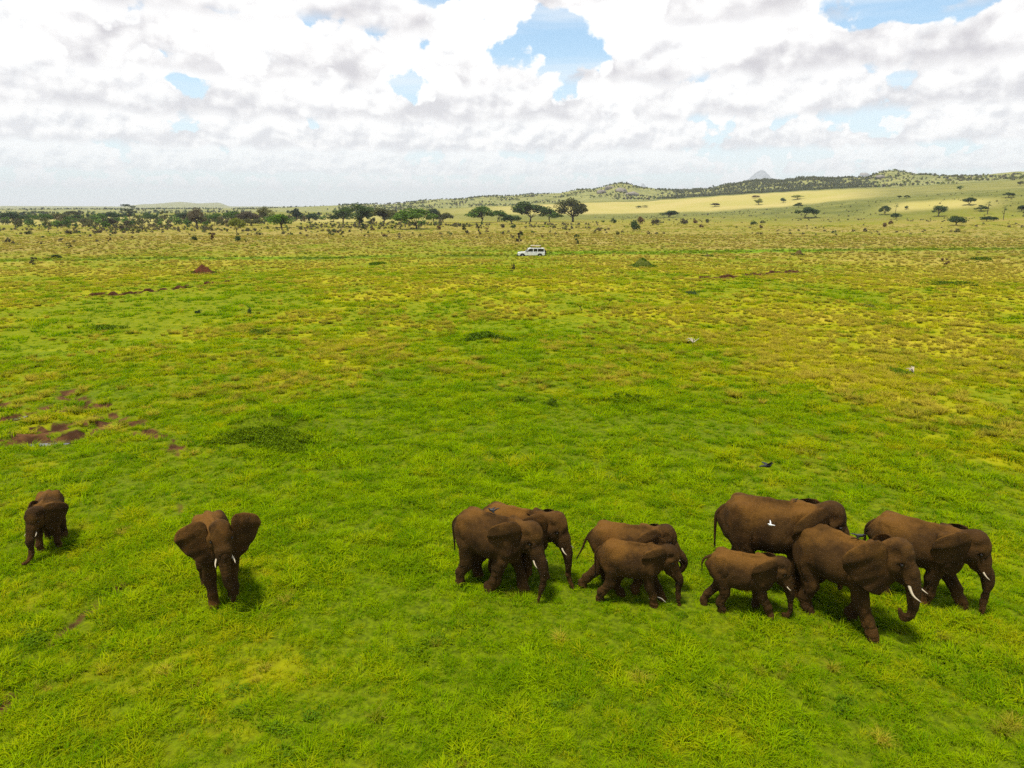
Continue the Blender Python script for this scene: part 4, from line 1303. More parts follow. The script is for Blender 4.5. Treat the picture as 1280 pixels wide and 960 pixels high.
# trees of the far treeline: column, base, top, width, kind, tone
LINE = [(4, 277, 265, 22, 'dome', 'dark green'), (20, 277.5, 263, 26, 'dome', 'dark green'), (39, 276.5, 267, 17, 'dome', 'green'), (56, 278, 265, 17, 'dome', 'green'), (74, 277, 264, 23, 'dome', 'olive'),
        (92, 273, 263.5, 18, 'umbrella', 'olive'), (97, 277, 267, 21, 'dome', 'dark green'), (109, 281, 271.5, 13, 'dome', 'grey-brown'), (124, 277, 265, 18, 'dome', 'green'),
        (138, 283, 270, 15, 'dome', 'grey-brown'), (142, 276, 265, 18, 'umbrella', 'dark green'), (163, 279, 256, 18, 'tiered', 'blue-green'), (188, 277, 264, 17, 'dome', 'dark green'), (207, 278, 263, 12, 'sparse', 'olive'),
        (231, 276, 264, 18, 'dome', 'dark green'), (247, 283.5, 260, 24, 'round', 'grey-brown'), (268, 277, 264, 20, 'dome', 'green'), (291, 277.5, 264, 23, 'umbrella', 'green'), (296, 291.5, 271, 17, 'umbrella', 'yellow-green'),
        (310, 279, 260.5, 27, 'dome', 'grey-brown'), (314, 282, 271.5, 19, 'dome', 'olive'), (332, 277, 258, 21, 'round', 'olive'), (352, 284.5, 264.5, 28, 'dome', 'bright green'), (370, 276, 260, 17, 'round', 'blue-green'), (386, 276, 265, 20, 'dome', 'dark green'),
        (417, 277, 267, 12, 'dome', 'dark green'), (429, 278, 258, 23, 'round', 'dark green'), (449, 280.5, 254, 32, 'round', 'dark green'), (480, 279.5, 258.5, 32, 'umbrella', 'olive'), (507, 276, 261, 22, 'dome', 'dark green'),
        (521, 286.5, 259, 42, 'umbrella', 'green'), (542, 276, 259, 18, 'round', 'blue-green'), (554, 278, 265, 21, 'umbrella', 'olive'), (602, 278.5, 258, 30, 'umbrella', 'green'), (622, 277.5, 262, 19, 'umbrella', 'green'),
        (639, 280, 266, 23, 'dome', 'dark green'), (663, 277.5, 250.5, 40, 'umbrella', 'dark green'), (687, 277.5, 261.5, 23, 'umbrella', 'green'), (716, 277.5, 247, 36, 'round', 'olive')]
SLOPE = [(798, 260, 257, 6, 'umbrella', 'yellow-green'), (836, 271.5, 261.5, 22, 'dome', 'dark green'), (805, 259, 256.5, 8, 'umbrella', 'yellow-green'), (893, 258.5, 253.5, 10, 'umbrella', 'grey-brown'), (945, 247.5, 243.5, 9, 'dome', 'brown'),
         (948, 256, 248, 10, 'round', 'yellow-green'), (979, 253.5, 246, 7, 'dome', 'dark green'), (997, 249, 243.5, 12, 'umbrella', 'yellow-green'), (998, 259.5, 253, 10, 'umbrella', 'dark green'), (1006, 272.5, 258, 23, 'umbrella', 'dark green'),
         (1106, 268.5, 257, 11, 'umbrella', 'dark green'), (1119, 269, 254, 9, 'palm', 'dark green'), (1119.5, 274, 264.5, 11, 'dome', 'dark green'), (1124, 248, 244, 5, 'round', 'dark green'), (1133, 247.5, 244, 6, 'umbrella', 'dark green'),
         (1133, 262, 257, 5, 'round', 'dark green'), (1173, 270.5, 255.5, 16, 'round', 'dark green'), (1195, 281.5, 267, 19, 'dome', 'dark green'), (1200, 237.5, 232, 7, 'round', 'green'), (1211, 256.5, 246, 13, 'umbrella', 'dark green'),
         (1226, 264, 256, 11, 'umbrella', 'dark green'), (1234, 268, 252, 13, 'palm', 'dark green'), (1233, 276.5, 268.5, 12, 'dome', 'dark green'), (1242, 276, 270, 9, 'dome', 'dark green'), (1254, 275, 256, 12, 'palm', 'dark green'),
         (1260, 247, 240, 11, 'umbrella', 'dark green'), (1275, 231.5, 226, 7, 'round', 'olive'), (1277, 264, 255, 9, 'dome', 'dark green')]
# larger shrubs of the plain: column, base, top, width, kind, tone
SHRUBS = [(36, 293, 287, 12, 'shrub', 'olive'), (54, 297, 294, 8, 'shrub', 'dark green'), (71, 322, 317, 20, 'shrub', 'dark green'), (86, 293, 285, 9, 'shrub', 'grey-brown'), (124, 291, 285, 11, 'shrub', 'brown'), (136, 303, 296, 9, 'sparse', 'brown'),
          (152, 288, 280, 11, 'shrub', 'grey-brown'), (44, 333, 321, 11, 'sparse', 'grey-brown'), (86, 312, 303, 9, 'sparse', 'olive'), (243, 301, 292, 9, 'shrub', 'dark green'), (265, 304, 290, 14, 'sparse', 'brown'), (256, 287, 279, 11, 'shrub', 'blue-green'), (297, 302, 293, 14, 'shrub', 'dark green'),
          (308, 303, 298, 7, 'sparse', 'dark green'), (323, 294, 287, 9, 'shrub', 'olive'), (415, 296, 286, 11, 'sparse', 'dark green'), (415, 284, 276, 9, 'sparse', 'olive'), (428, 298, 289, 8, 'sparse', 'olive'), (452, 292, 279, 11, 'sparse', 'dark green'), (480, 296, 291, 8, 'shrub', 'brown'),
          (466, 288, 283, 7, 'shrub', 'brown'), (548, 287.5, 281, 8, 'shrub', 'brown'), (583, 293, 281, 13, 'sparse', 'olive'), (599, 296, 283, 9, 'sparse', 'grey-brown'), (608, 292, 284, 8, 'sparse', 'brown'), (628, 285, 278, 9, 'shrub', 'grey-brown'), (642, 285, 279, 9, 'shrub', 'dark green'),
          (650, 307, 288, 11, 'sparse', 'grey-brown'), (678, 297, 291, 5, 'shrub', 'brown'), (710, 294, 289, 6, 'sparse', 'brown'), (720, 308.5, 293, 10, 'sparse', 'dark green'), (772, 293.5, 286, 8, 'shrub', 'olive'), (767, 279, 271.5, 9, 'shrub', 'dark green'), (792, 288, 272, 19, 'shrub', 'dark green'),
          (800, 280, 269, 13, 'shrub', 'brown'), (820, 280, 271, 14, 'shrub', 'grey-brown'), (855, 280, 272, 12, 'shrub', 'grey-brown'), (869, 279, 272, 8, 'shrub', 'brown'), (884, 278.5, 272.5, 9, 'shrub', 'olive'), (876, 284.5, 279, 8, 'shrub', 'brown'),
          (942, 281, 274.5, 11, 'shrub', 'dark green'), (953, 279, 273.5, 8, 'shrub', 'olive'), (951, 285.5, 280, 6, 'shrub', 'brown'), (640, 343, 329, 9, 'sparse', 'grey-brown'), (1106, 284, 277, 9, 'shrub', 'brown'), (1113, 280.5, 273.5, 8, 'shrub', 'brown'), (1081, 290, 283, 6, 'shrub', 'grey-brown'),
          (1197, 290.5, 283.5, 6, 'shrub', 'olive'), (1180, 333, 322, 12, 'sparse', 'brown'), (725, 390, 381, 6, 'sparse', 'olive'), (312, 392, 382, 7, 'shrub', 'dark green'), (248, 391.5, 385.5, 11, 'shrub', 'dark green')]


def build_plants():
    pool = sorted(LINE)
    for k, (px, b, t, w, kind, tone) in enumerate(pool):
        if px == 716: lab = 'solitary round olive tree with a visible trunk, right end of the treeline'
        elif px == 521: lab = 'wide flat-topped green tree on a dark trunk, nearest in the treeline'
        elif px == 663: lab = 'broad very dark flat-topped tree standing behind the white vehicle'
        elif px == 163: lab = 'tall tiered tree rising above the left half of the treeline'
        elif px == 352: lab = 'bright green dome-shaped tree, the brightest crown of the treeline'
        elif px == 296: lab = 'thin pale yellow-green tree in front of the distant treeline'
        else: lab = '%s %s tree, %s from left in the distant treeline' % (tone, SHAPE[kind], ORD[k])
        plant('tree', kind, px, b, t, w, tone, lab, 'tree', 'trees of the distant treeline')
    pool = sorted(SLOPE)
    for k, (px, b, t, w, kind, tone) in enumerate(pool):
        lab = '%s %s tree on the right-hand slopes, %s from left there' % (tone, SHAPE[kind], ORD[k])
        if kind == 'palm': lab = '%s tree with bare trunk, %s from left on the right-hand slopes' % (SHAPE[kind], ORD[k])
        plant('palm_tree' if kind == 'palm' else 'tree', kind, px, b, t, w, tone, lab, 'tree', 'trees scattered over the slopes')
    pool = sorted(SHRUBS)
    for k, (px, b, t, w, kind, tone) in enumerate(pool):
        o_ = ORD[k] if k < len(ORD) else None
        place = '%s from left among the larger shrubs' % o_ if o_ else '%s from right among the larger shrubs' % ORD[len(pool) - 1 - k]
        plant('shrub', kind, px, b, t, w, tone, '%s %s shrub on the plain, %s' % (tone, SHAPE[kind], place), 'shrub', 'larger shrubs on the plain')


build_plants()


def bush_mesh(name, tone, n, seed, size=.16):
    rng = np.random.default_rng(seed)
    P, cs = crown_points('shrub', rng, n); P = P * [.95, .95, .8]
    V, F = leaf_quads(P, size, rng); me = mesh_from(name, V, F, False); me.materials.append(TONES[tone]); return me


def build_scrub():
    def zone(name, tones, n, r0, r1, t0, t1, s0, s1, keep, label, seed):
        rng = np.random.default_rng(seed)
        tx = rng.uniform(t0, t1, n); r = np.sqrt(rng.uniform(r0 * r0, r1 * r1, n)); a = np.arctan((tx - 640) / FPX)
        x, y = r * np.sin(a), r * np.cos(a)
        k = rng.random(n) < keep(tx, r, x, y)
        x, y = x[k], y[k]
        protos = [bush_mesh('%s_bush_%d' % (name, j), t, 150, seed + j) for j, t in enumerate(tones)]
        sc = rng.uniform(s0, s1, len(x)) * rng.uniform(.6, 1, len(x))
        scatter(name, protos, np.column_stack([x, y, ground_z(x, y) - .1]), sc, rng.uniform(0, 6.28, len(x)), {}, label, 'scrub')
    nz = lambda x, y, s, sd: fbm2(x, y, 1 / s, 3, sd)
    zone('belt_scrub', ['pale brown', 'olive', 'pale brown', 'grey-brown', 'green', 'pale brown'], 4200, 215, 470, -140, 800, .9, 2.6,
         lambda tx, r, x, y: sm(.38, .62, nz(x, y, 30, 501)) * (.25 + .75 * sm(240, 320, r)) * sm(800, 640, tx), 'grey-brown scrub in a belt before the distant treeline', 501)
    zone('treeline_wood', ['olive', 'hill green', 'green', 'pale brown', 'green'], 950, 395, 640, -200, 570, 4.0, 8.5,
         lambda tx, r, x, y: sm(.40, .55, nz(x, y, 60, 561)) * .5, 'mixed woodland filling in behind the distant treeline', 561)
    zone('slope_scrub', ['olive', 'hill green', 'pale brown', 'grey-brown'], 2800, 260, 720, 740, 1500, .7, 2.2,
         lambda tx, r, x, y: sm(.42, .62, nz(x, y, 40, 511)) * .8, 'low dark scrub dotted over the right-hand slope', 511)
    zone('hill_wood', ['hill green', 'hill green', 'olive', 'hill green'], 7500, 1390, 2050, 815, 1075, 5, 10,  # darker leaves than the sunlit hill: cloud shade put into the colour
         lambda tx, r, x, y: sm(800, 870, tx + (nz(x, y, 60, 525) - .5) * 90) * sm(1085, 1030, tx + (nz(x, y, 60, 525) - .5) * 70) * (.35 + .65 * sm(.3, .55, nz(x, y, 45, 526))), 'cloud-shaded woodland covering the middle hill', 521)
    zone('hill_scrub', ['olive', 'yellow-green', 'green', 'yellow-green', 'olive', 'grey-brown'], 6500, 1290, 2100, 1035, 1650, 4, 9,
         lambda tx, r, x, y: sm(.36, .58, nz(x, y, 70, 531)) * sm(1290, 1500, r + (tx - 1040) * .0) * sm(1035, 1085, tx), 'yellow-green bushes on the sunlit right-hand hill', 531)
    zone('ridge_scrub', ['olive', 'green', 'yellow-green', 'grey-brown'], 5200, 1450, 2100, 430, 850, 4, 8,
         lambda tx, r, x, y: sm(.38, .60, nz(x, y, 60, 541)) * sm(850, 815, tx), 'grey-green bushes on the low ridge behind the treeline', 541)
    zone('far_wood', ['blue-green', 'olive', 'green'], 5000, 620, 2600, -250, 520, 4, 8,
         lambda tx, r, x, y: sm(.46, .62, nz(x, y, 120, 551)), 'far woodland on the plain beyond the treeline', 551)


build_scrub()
# ------------------------------------------------------------------ far peaks
def build_peak(px, top, half, r, seed, label):
    a = math.atan((px - 640) / FPX); cx, cy_ = r * math.sin(a), r * math.cos(a)
    hz = CAM_H + r * (260 - top) / FPX * math.cos(a); w = half / FPX * r * 1.5
    n = 48; u = np.linspace(-1, 1, n); X, Y = np.meshgrid(u, u)
    d = np.hypot(X, Y)
    z = hz * np.clip(1 - (d / .95) ** 1.25, -.15, 1) + (fbm2(X * 10 + seed, Y * 10, .35, 4, seed) - .5) * hz * .25 * np.clip(d * 3, 0, 1)
    V = np.stack([cx + X.ravel() * w, cy_ + Y.ravel() * w, z.ravel()], 1)
    i = np.arange(n - 1)[:, None] * n; j = np.arange(n - 1)[None, :]
    F = np.stack([i + j, i + j + 1, i + n + j + 1, i + n + j], 2).reshape(-1, 4)
    m = PEAK_MAT
    o = link('mountain', mesh_from('mountain', V, F), m); tag(o, label, kind='structure')


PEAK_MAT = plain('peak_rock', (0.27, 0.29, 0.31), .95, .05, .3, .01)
build_peak(938, 215.5, 30, 6200, 3, 'pale blue rounded peak behind the wooded hill')
build_peak(797, 230.5, 11, 7000, 8, 'small pale blue peak behind the rocky hill')


# rocks breaking through the low hill
def rock_mesh(seed, n=14):
    rng = np.random.default_rng(seed)
    bm = bmesh.new(); bmesh.ops.create_icosphere(bm, subdivisions=3, radius=1.0)
    for v in bm.verts:
        c = np.array(v.co); k = 1 + .55 * (float(vnoise3(*[np.array([q]) for q in c * 1.3 + seed], seed)[0]) - .5) + .25 * (float(vnoise3(*[np.array([q]) for q in c * 3 + seed], seed + 1)[0]) - .5)
        v.co = Vector((c[0] * k, c[1] * k, c[2] * k * .62))
    me = bpy.data.meshes.new('rock'); bm.to_mesh(me); bm.free()
    for p in me.polygons: p.use_smooth = True
    return me


M_ROCK = plain('hill_rock', (0.21, 0.185, 0.15), .9, .1, .35, 1.2)
for k, (px, py, w) in enumerate(((752, 241, 12), (762, 236, 15), (776, 239, 17), (790, 243.5, 16), (1080, 219, 14), (1100, 222, 12))):
    g = at(px, py); sc = w / FPX * g[1] * .5
    o = link('rock', rock_mesh(60 + k), M_ROCK); o.location = (g[0], g[1], g[2]); o.scale = (sc, sc * .8, sc * .8); o.rotation_euler = (0, 0, k * 1.1)
    tag(o, '%s boulder on the %s hill, %s from left' % ('bare brown' if k < 4 else 'grey-brown', 'low rocky' if k < 4 else 'sunlit right-hand', ORD[k if k < 4 else k - 4]), 'rock', 'rocks on the hills')


# ------------------------------------------------------------------ termite mounds
def mound_mesh(w, h, seed, spires):
    n, m = 34, 26; V, F = [], []
    rng = np.random.default_rng(seed)
    sp = [(0, 0, 1.0, .55)] + [(rng.uniform(-.5, .5), rng.uniform(-.4, .4), rng.uniform(.4, .85), rng.uniform(.22, .36)) for _ in range(spires)]
    for i in range(m):
        q = i / (m - 1) * 1.15
        for j in range(n):
            a = 6.2832 * j / n; x, y = q * math.cos(a), q * math.sin(a)
            z = max(s[2] * math.exp(-(((x - s[0]) ** 2 + (y - s[1]) ** 2) / s[3] ** 2)) for s in sp)
            V.append((x, y, z))
    V = np.array(V)
    V[:, 2] *= .75 + .5 * vnoise2(V[:, 0] * 5 + seed, V[:, 1] * 5, seed); V[:, 2] += (vnoise2(V[:, 0] * 13, V[:, 1] * 13, seed + 2) - .5) * .10 - .05
    for i in range(m - 1):
        for j in range(n): F.append((i * n + j, (i + 1) * n + j, (i + 1) * n + (j + 1) % n, i * n + (j + 1) % n))
    return mesh_from('mound', V * [w, w, h], np.array(F))


def soil_mat(name, c1, c2):
    m, nt, out = new_mat(name); p = objco(nt)
    n = noise(nt, p, 2.5, 6, .65); n2 = noise(nt, p, 11, 4, .6)
    bsdf(nt, out, mixc(nt, n.sstep(.3, .7), c1, c2), .95, .05, bump=n2 + n, bump_d=.08, bump_s=.8); return m


M_MOUND = soil_mat('termite_earth', (0.055, 0.018, 0.008), (0.115, 0.040, 0.017))
M_MOUND2 = soil_mat('old_mound_earth', (0.065, 0.045, 0.014), (0.12, 0.085, 0.026))


def skirt(parent, w, h, n, seed, tone_mat, inner=.45, size=.16):
    """weeds growing round the foot of a mound"""
    rng = np.random.default_rng(seed); a = rng.uniform(0, 6.28, n); q = rng.uniform(inner, 1.1, n)
    C = np.stack([q * np.cos(a) * w, q * np.sin(a) * w, h * np.exp(-(q / .5) ** 2) * .8 + rng.uniform(.02, .28, n)], 1)
    V, F = leaf_quads(C, size, rng); me = mesh_from('weeds', V, F, False); return tag(link('weeds', me, tone_mat, parent), kind='stuff')


for k, (px, py, w, h, lab, mat, weeds) in enumerate((
        (254, 341.5, 2.05, 1.25, 'red-brown termite mound with a jagged top, left of the plain', M_MOUND, .6),
        (803, 333.5, 2.2, 1.5, 'grass-grown termite mound right of the white vehicle', soil_mat('grassy_mound_earth', (0.055, 0.070, 0.010), (0.095, 0.110, 0.014)), .15),
        (998, 319, 1.4, 1.1, 'small rounded brown termite mound on the track', M_MOUND2, .6),
        (884, 320.5, 1.2, .45, 'low flat brown earth heap just beyond the grass-grown mound', M_MOUND2, .7),
        (428, 322.5, .7, .4, 'tiny red earth heap beside the track left of the vehicle', M_MOUND, .8))):
    g = at(px, py); e = empty('termite_mound', (g[0], g[1], g[2] - .05), k * 1.3); tag(e, lab, 'mound', 'termite mounds')
    link('earth', mound_mesh(w, h, 70 + k, 5), mat, e)
    skirt(e, w, h * .95, 3000 if weeds < .3 else 300, 80 + k, TONES['weed green'], 0.02 if weeds < .3 else weeds)


# ------------------------------------------------------------------ patches of dark leafy herbs
def herb_patch(px, py, wpx, dpx, h, n, label, tone='green', size=.15, seed=1):
    g = at(px, py); depth = g[1]; w = wpx / FPX * depth * .5
    d = max(.5, abs(at(px, py - dpx)[1] - at(px, py)[1]) * .5)
    rng = np.random.default_rng(seed); a = rng.uniform(0, 6.28, n); q = np.sqrt(rng.uniform(0, 1, n)) * (.75 + .35 * np.sin(a * 3 + seed))
    x, y = g[0] + q * np.cos(a) * w, g[1] + d + q * np.sin(a) * d
    lump = fbm2(x, y, 1.3, 3, seed + 600)
    k = lump > (.36 if 1200 < n < 6000 else .0); x, y, q, lump = x[k], y[k], q[k], lump[k]
    z = ground_z(x, y) + rng.uniform(.1, 1, len(x)) * h * (.35 + .9 * lump) * (1.08 - q * .35)
    V, F = leaf_quads(np.stack([x, y, z], 1) - [g[0], g[1], g[2]], size, rng, .2)
    o = link('herb_patch', mesh_from('herb_patch', V, F, False), TONES[tone]); o.location = g
    tag(o, label, 'herbs', 'patches of leafy herbs')


HERB = [(328, 566, 165, 44, .26, 11000, 'dark green weeds covering the wide low mound by the wallow', 'mound green', .07), (1217, 360, 52, 8, .35, 1500, 'dark green herb patch by the right edge, larger of two there', 'weed green', .2),
        (1240, 326.5, 34, 4, .35, 1150, 'small green herb patch by the right edge beyond the larger one', 'weed green', .24), (605, 425, 78, 8, .35, 1500, 'long dark green herb strip over bare red earth, mid-plain', 'weed green', .15),
        (785, 503, 66, 10, .25, 1500, 'leafy herb patch behind the elephants, right of centre', 'herb green', .09), (652, 505, 26, 8, .25, 600, 'small dark herb clump just left of the leafy patch behind the elephants', 'herb green', .09),
        (310, 420, 50, 7, .3, 900, 'oval green herb patch above the wallow', 'herb green', .13), (122, 414, 64, 6, .3, 900, 'ragged dark herb strip at left of the plain', 'herb green', .14), (466, 332, 24, 3, .35, 1000, 'small green herb patch left of the vehicle', 'herb green', .22),
        (1248, 545, 46, 12, .22, 900, 'dark herb clump at the right edge above the herd', 'herb green', .08), (1136, 474, 28, 10, .4, 700, 'dark herb clump with a pale dead branch, right of the plain', 'herb green', .1), (722, 345 + 80, 6, 3, .2, 60, 'tiny herb tuft in the middle of the plain', 'herb green', .1),
        (690, 510, 24, 8, .2, 420, 'little herb clump between two leafy patches behind the elephants', 'herb green', .08), (870, 370, 16, 4, .4, 260, 'small dark herb tuft below the red gully', 'dark green', .18), (1095, 386, 14, 4, .35, 220, 'small dark herb tuft right of the red gully', 'dark green', .16)]
for k, (px, py, w, d, h, n, lab, tone, size) in enumerate(HERB):
    herb_patch(px, py, w, d, h, n, lab, tone, size, 30 + k)


# ------------------------------------------------------------------ dead branches
def branch(pts, rad, label, mat, name='branch'):
    v, f = tube(catmull(pts, 14), np.linspace(rad, rad * .35, 14), 6); V, F, _ = join_quads([(v, f, 0)])
    o = link(name, mesh_from(name, V, F), mat); tag(o, label, 'branch'); return o


M_DEAD = plain('bleached_wood', (0.50, 0.42, 0.32), .8, .2)
g = at(811, 756); b = branch([(0, 0, .16), (.12, -.02, .22), (.26, -.04, .20), (.38, -.06, .10)], .022, 'pale curved stick at the front feet of the tuskless young elephant', M_DEAD); b.location = g
for px, py, lab, sc in ((866, 431, 'bleached dead branch lying on the mid-plain grass', 1.0), (1141, 469, 'pale dead branch lying in a dark herb clump', .8)):
    g = at(px, py); e = empty('dead_branch', g, .4); tag(e, lab, 'branch')
    rng = np.random.default_rng(int(px))
    for q in range(6):
        a = rng.uniform(0, 6.28); L = rng.uniform(.3, .55) * sc
        v, f = tube(catmull([(0, 0, .15), (L * .5 * math.cos(a), L * .5 * math.sin(a), .15 + rng.uniform(.1, .3)), (L * math.cos(a), L * math.sin(a), rng.uniform(.2, .5))], 8), np.linspace(.035, .012, 8), 5)
        V, F, _ = join_quads([(v, f, 0)]); link('twig', mesh_from('twig', V, F), M_DEAD, e)


# ------------------------------------------------------------------ eroded banks: bare red earth cut through the grass
def bank(line, h, label, seed):
    P = catmull([(x, y, 0) for x, y in line], 60); n = len(P)
    t = np.linspace(0, 1, n); k = fbm2(t * 14 + seed, t * 0 + seed, 1.0, 3, seed)
    hh = h * sm(0, .05, t) * sm(1, .92, t) * sm(.22, .36, k) * (.55 + .6 * k)
    V, F = [], []
    for i in range(n):
        x, y = P[i, :2]; y = y + .5 * math.sin(i * .55 + seed) + .3 * math.sin(i * 1.7); z = float(ground_z(x, y)); r = .12 * math.sin(i * 2.1) + .1 * math.sin(i * 5.3)
        for (dy, dz) in ((-.55 + r, -.45), (-.30 + r, hh[i] * .55), (-.12 + r * .6, hh[i]), (.35, hh[i] * .85), (.9, -.45)): V.append((x, y + dy, z + dz))
    for i in range(n - 1):
        for j in range(4): F.append((i * 5 + j, i * 5 + 5 + j, i * 5 + 6 + j, i * 5 + 1 + j))
    o = link('eroded_bank', mesh_from('eroded_bank', np.array(V), np.array(F)), M_BANK); tag(o, label, 'bank', 'eroded earth banks')


M_BANK = soil_mat('red_bank_earth', (0.035, 0.013, 0.006), (0.095, 0.040, 0.017))
bank(CUT1, .27, 'dark red earth bank cut through the grass, right of centre', 4)
bank(CUT2, .30, 'broken red earth bank crossing the left of the plain', 9)


# ------------------------------------------------------------------ standing water in the wallow
def puddle(px, py, wpx, dm, seed, label, dz=.19):
    g = at(px, py); w = wpx / FPX * g[1] * .5
    V = [(0, 0, 0)]; n = 40
    for j in range(n):
        a = 6.2832 * j / n; k = .75 + .5 * float(vnoise2(np.array([math.cos(a) * 2 + seed]), np.array([math.sin(a) * 2]), seed)[0])
        V.append((math.cos(a) * w * k, math.sin(a) * dm * k, 0))
    zs = float(min(ground_z(g[0] + a, g[1] + b) for a in (-.3, 0, .3) for b in (-.2, 0, .2)))
    me = bpy.data.meshes.new('water'); me.from_pydata(V, [], [(0, 1 + j, 1 + (j + 1) % n) for j in range(n)]); me.update()
    o = link('water', me, M_WATER); o.location = (g[0], g[1], zs + dz); tag(o, label, kind='structure')


M_WATER, _nt, _out = new_mat('muddy_water')
_b = bsdf(_nt, _out, (0.055, 0.035, 0.020), .04, .5, bump=noise(_nt, position(_nt), 3.0, 3), bump_d=.004, bump_s=.3)
_b.inputs['IOR'].default_value = 2.3
puddle(60, 549.5, 74, .95, 3, 'muddy puddle shining in the trodden wallow')
puddle(22, 522, 22, .4, 6, 'small puddle behind the larger one in the wallow', .11)


# ------------------------------------------------------------------ white safari vehicle
M_WHITE = plain('white_car_paint', (0.72, 0.72, 0.70), .35, .5, .05)
M_GLASS = plain('dark_car_glass', (0.012, 0.014, 0.016), .08, .6)
M_TYRE = plain('tyre_rubber', (0.018, 0.017, 0.016), .85, .2)
M_STEEL = plain('wheel_steel', (0.35, 0.35, 0.34), .4, .5, metal=.6)
M_RACK = plain('beige_roof_canvas', (0.50, 0.42, 0.33), .8, .2)
M_BLACK = plain('black_trim', (0.02, 0.02, 0.02), .6, .3)
M_LAMP = plain('headlight_lens', (0.6, 0.6, 0.55), .1, .5)
M_RED = plain('tail_light_lens', (0.35, 0.02, 0.015), .2, .5)


def prism(name, poly, y0, y1, mat, parent, bev=.03):
    """side outline (x, z) pushed across the car's width"""
    bm = bmesh.new()
    a = [bm.verts.new((x, y0, z)) for x, z in poly]; b = [bm.verts.new((x, y1, z)) for x, z in poly]
    bm.faces.new(a[::-1]); bm.faces.new(b)
    for i in range(len(poly)): bm.faces.new((a[i], a[(i + 1) % len(poly)], b[(i + 1) % len(poly)], b[i]))
    bmesh.ops.recalc_face_normals(bm, faces=bm.faces)
    if bev: bmesh.ops.bevel(bm, geom=list(bm.edges), offset=bev, segments=2, affect='EDGES')
    me = bpy.data.meshes.new(name); bm.to_mesh(me); bm.free(); return link(name, me, mat, parent)


def disc(name, r, w, mat, parent, loc, seg=24):
    bm = bmesh.new(); bmesh.ops.create_cone(bm, cap_ends=True, segments=seg, radius1=r, radius2=r, depth=w)
    bmesh.ops.rotate(bm, verts=bm.verts, matrix=Matrix.Rotation(R(90), 3, 'X'))
    bmesh.ops.bevel(bm, geom=[e for e in bm.edges if len(e.link_faces) == 2 and e.calc_face_angle(0) > 1], offset=min(r, w) * .2, segments=2, affect='EDGES')
    me = bpy.data.meshes.new(name); bm.to_mesh(me); bm.free(); o = link(name, me, mat, parent); o.location = loc; return o


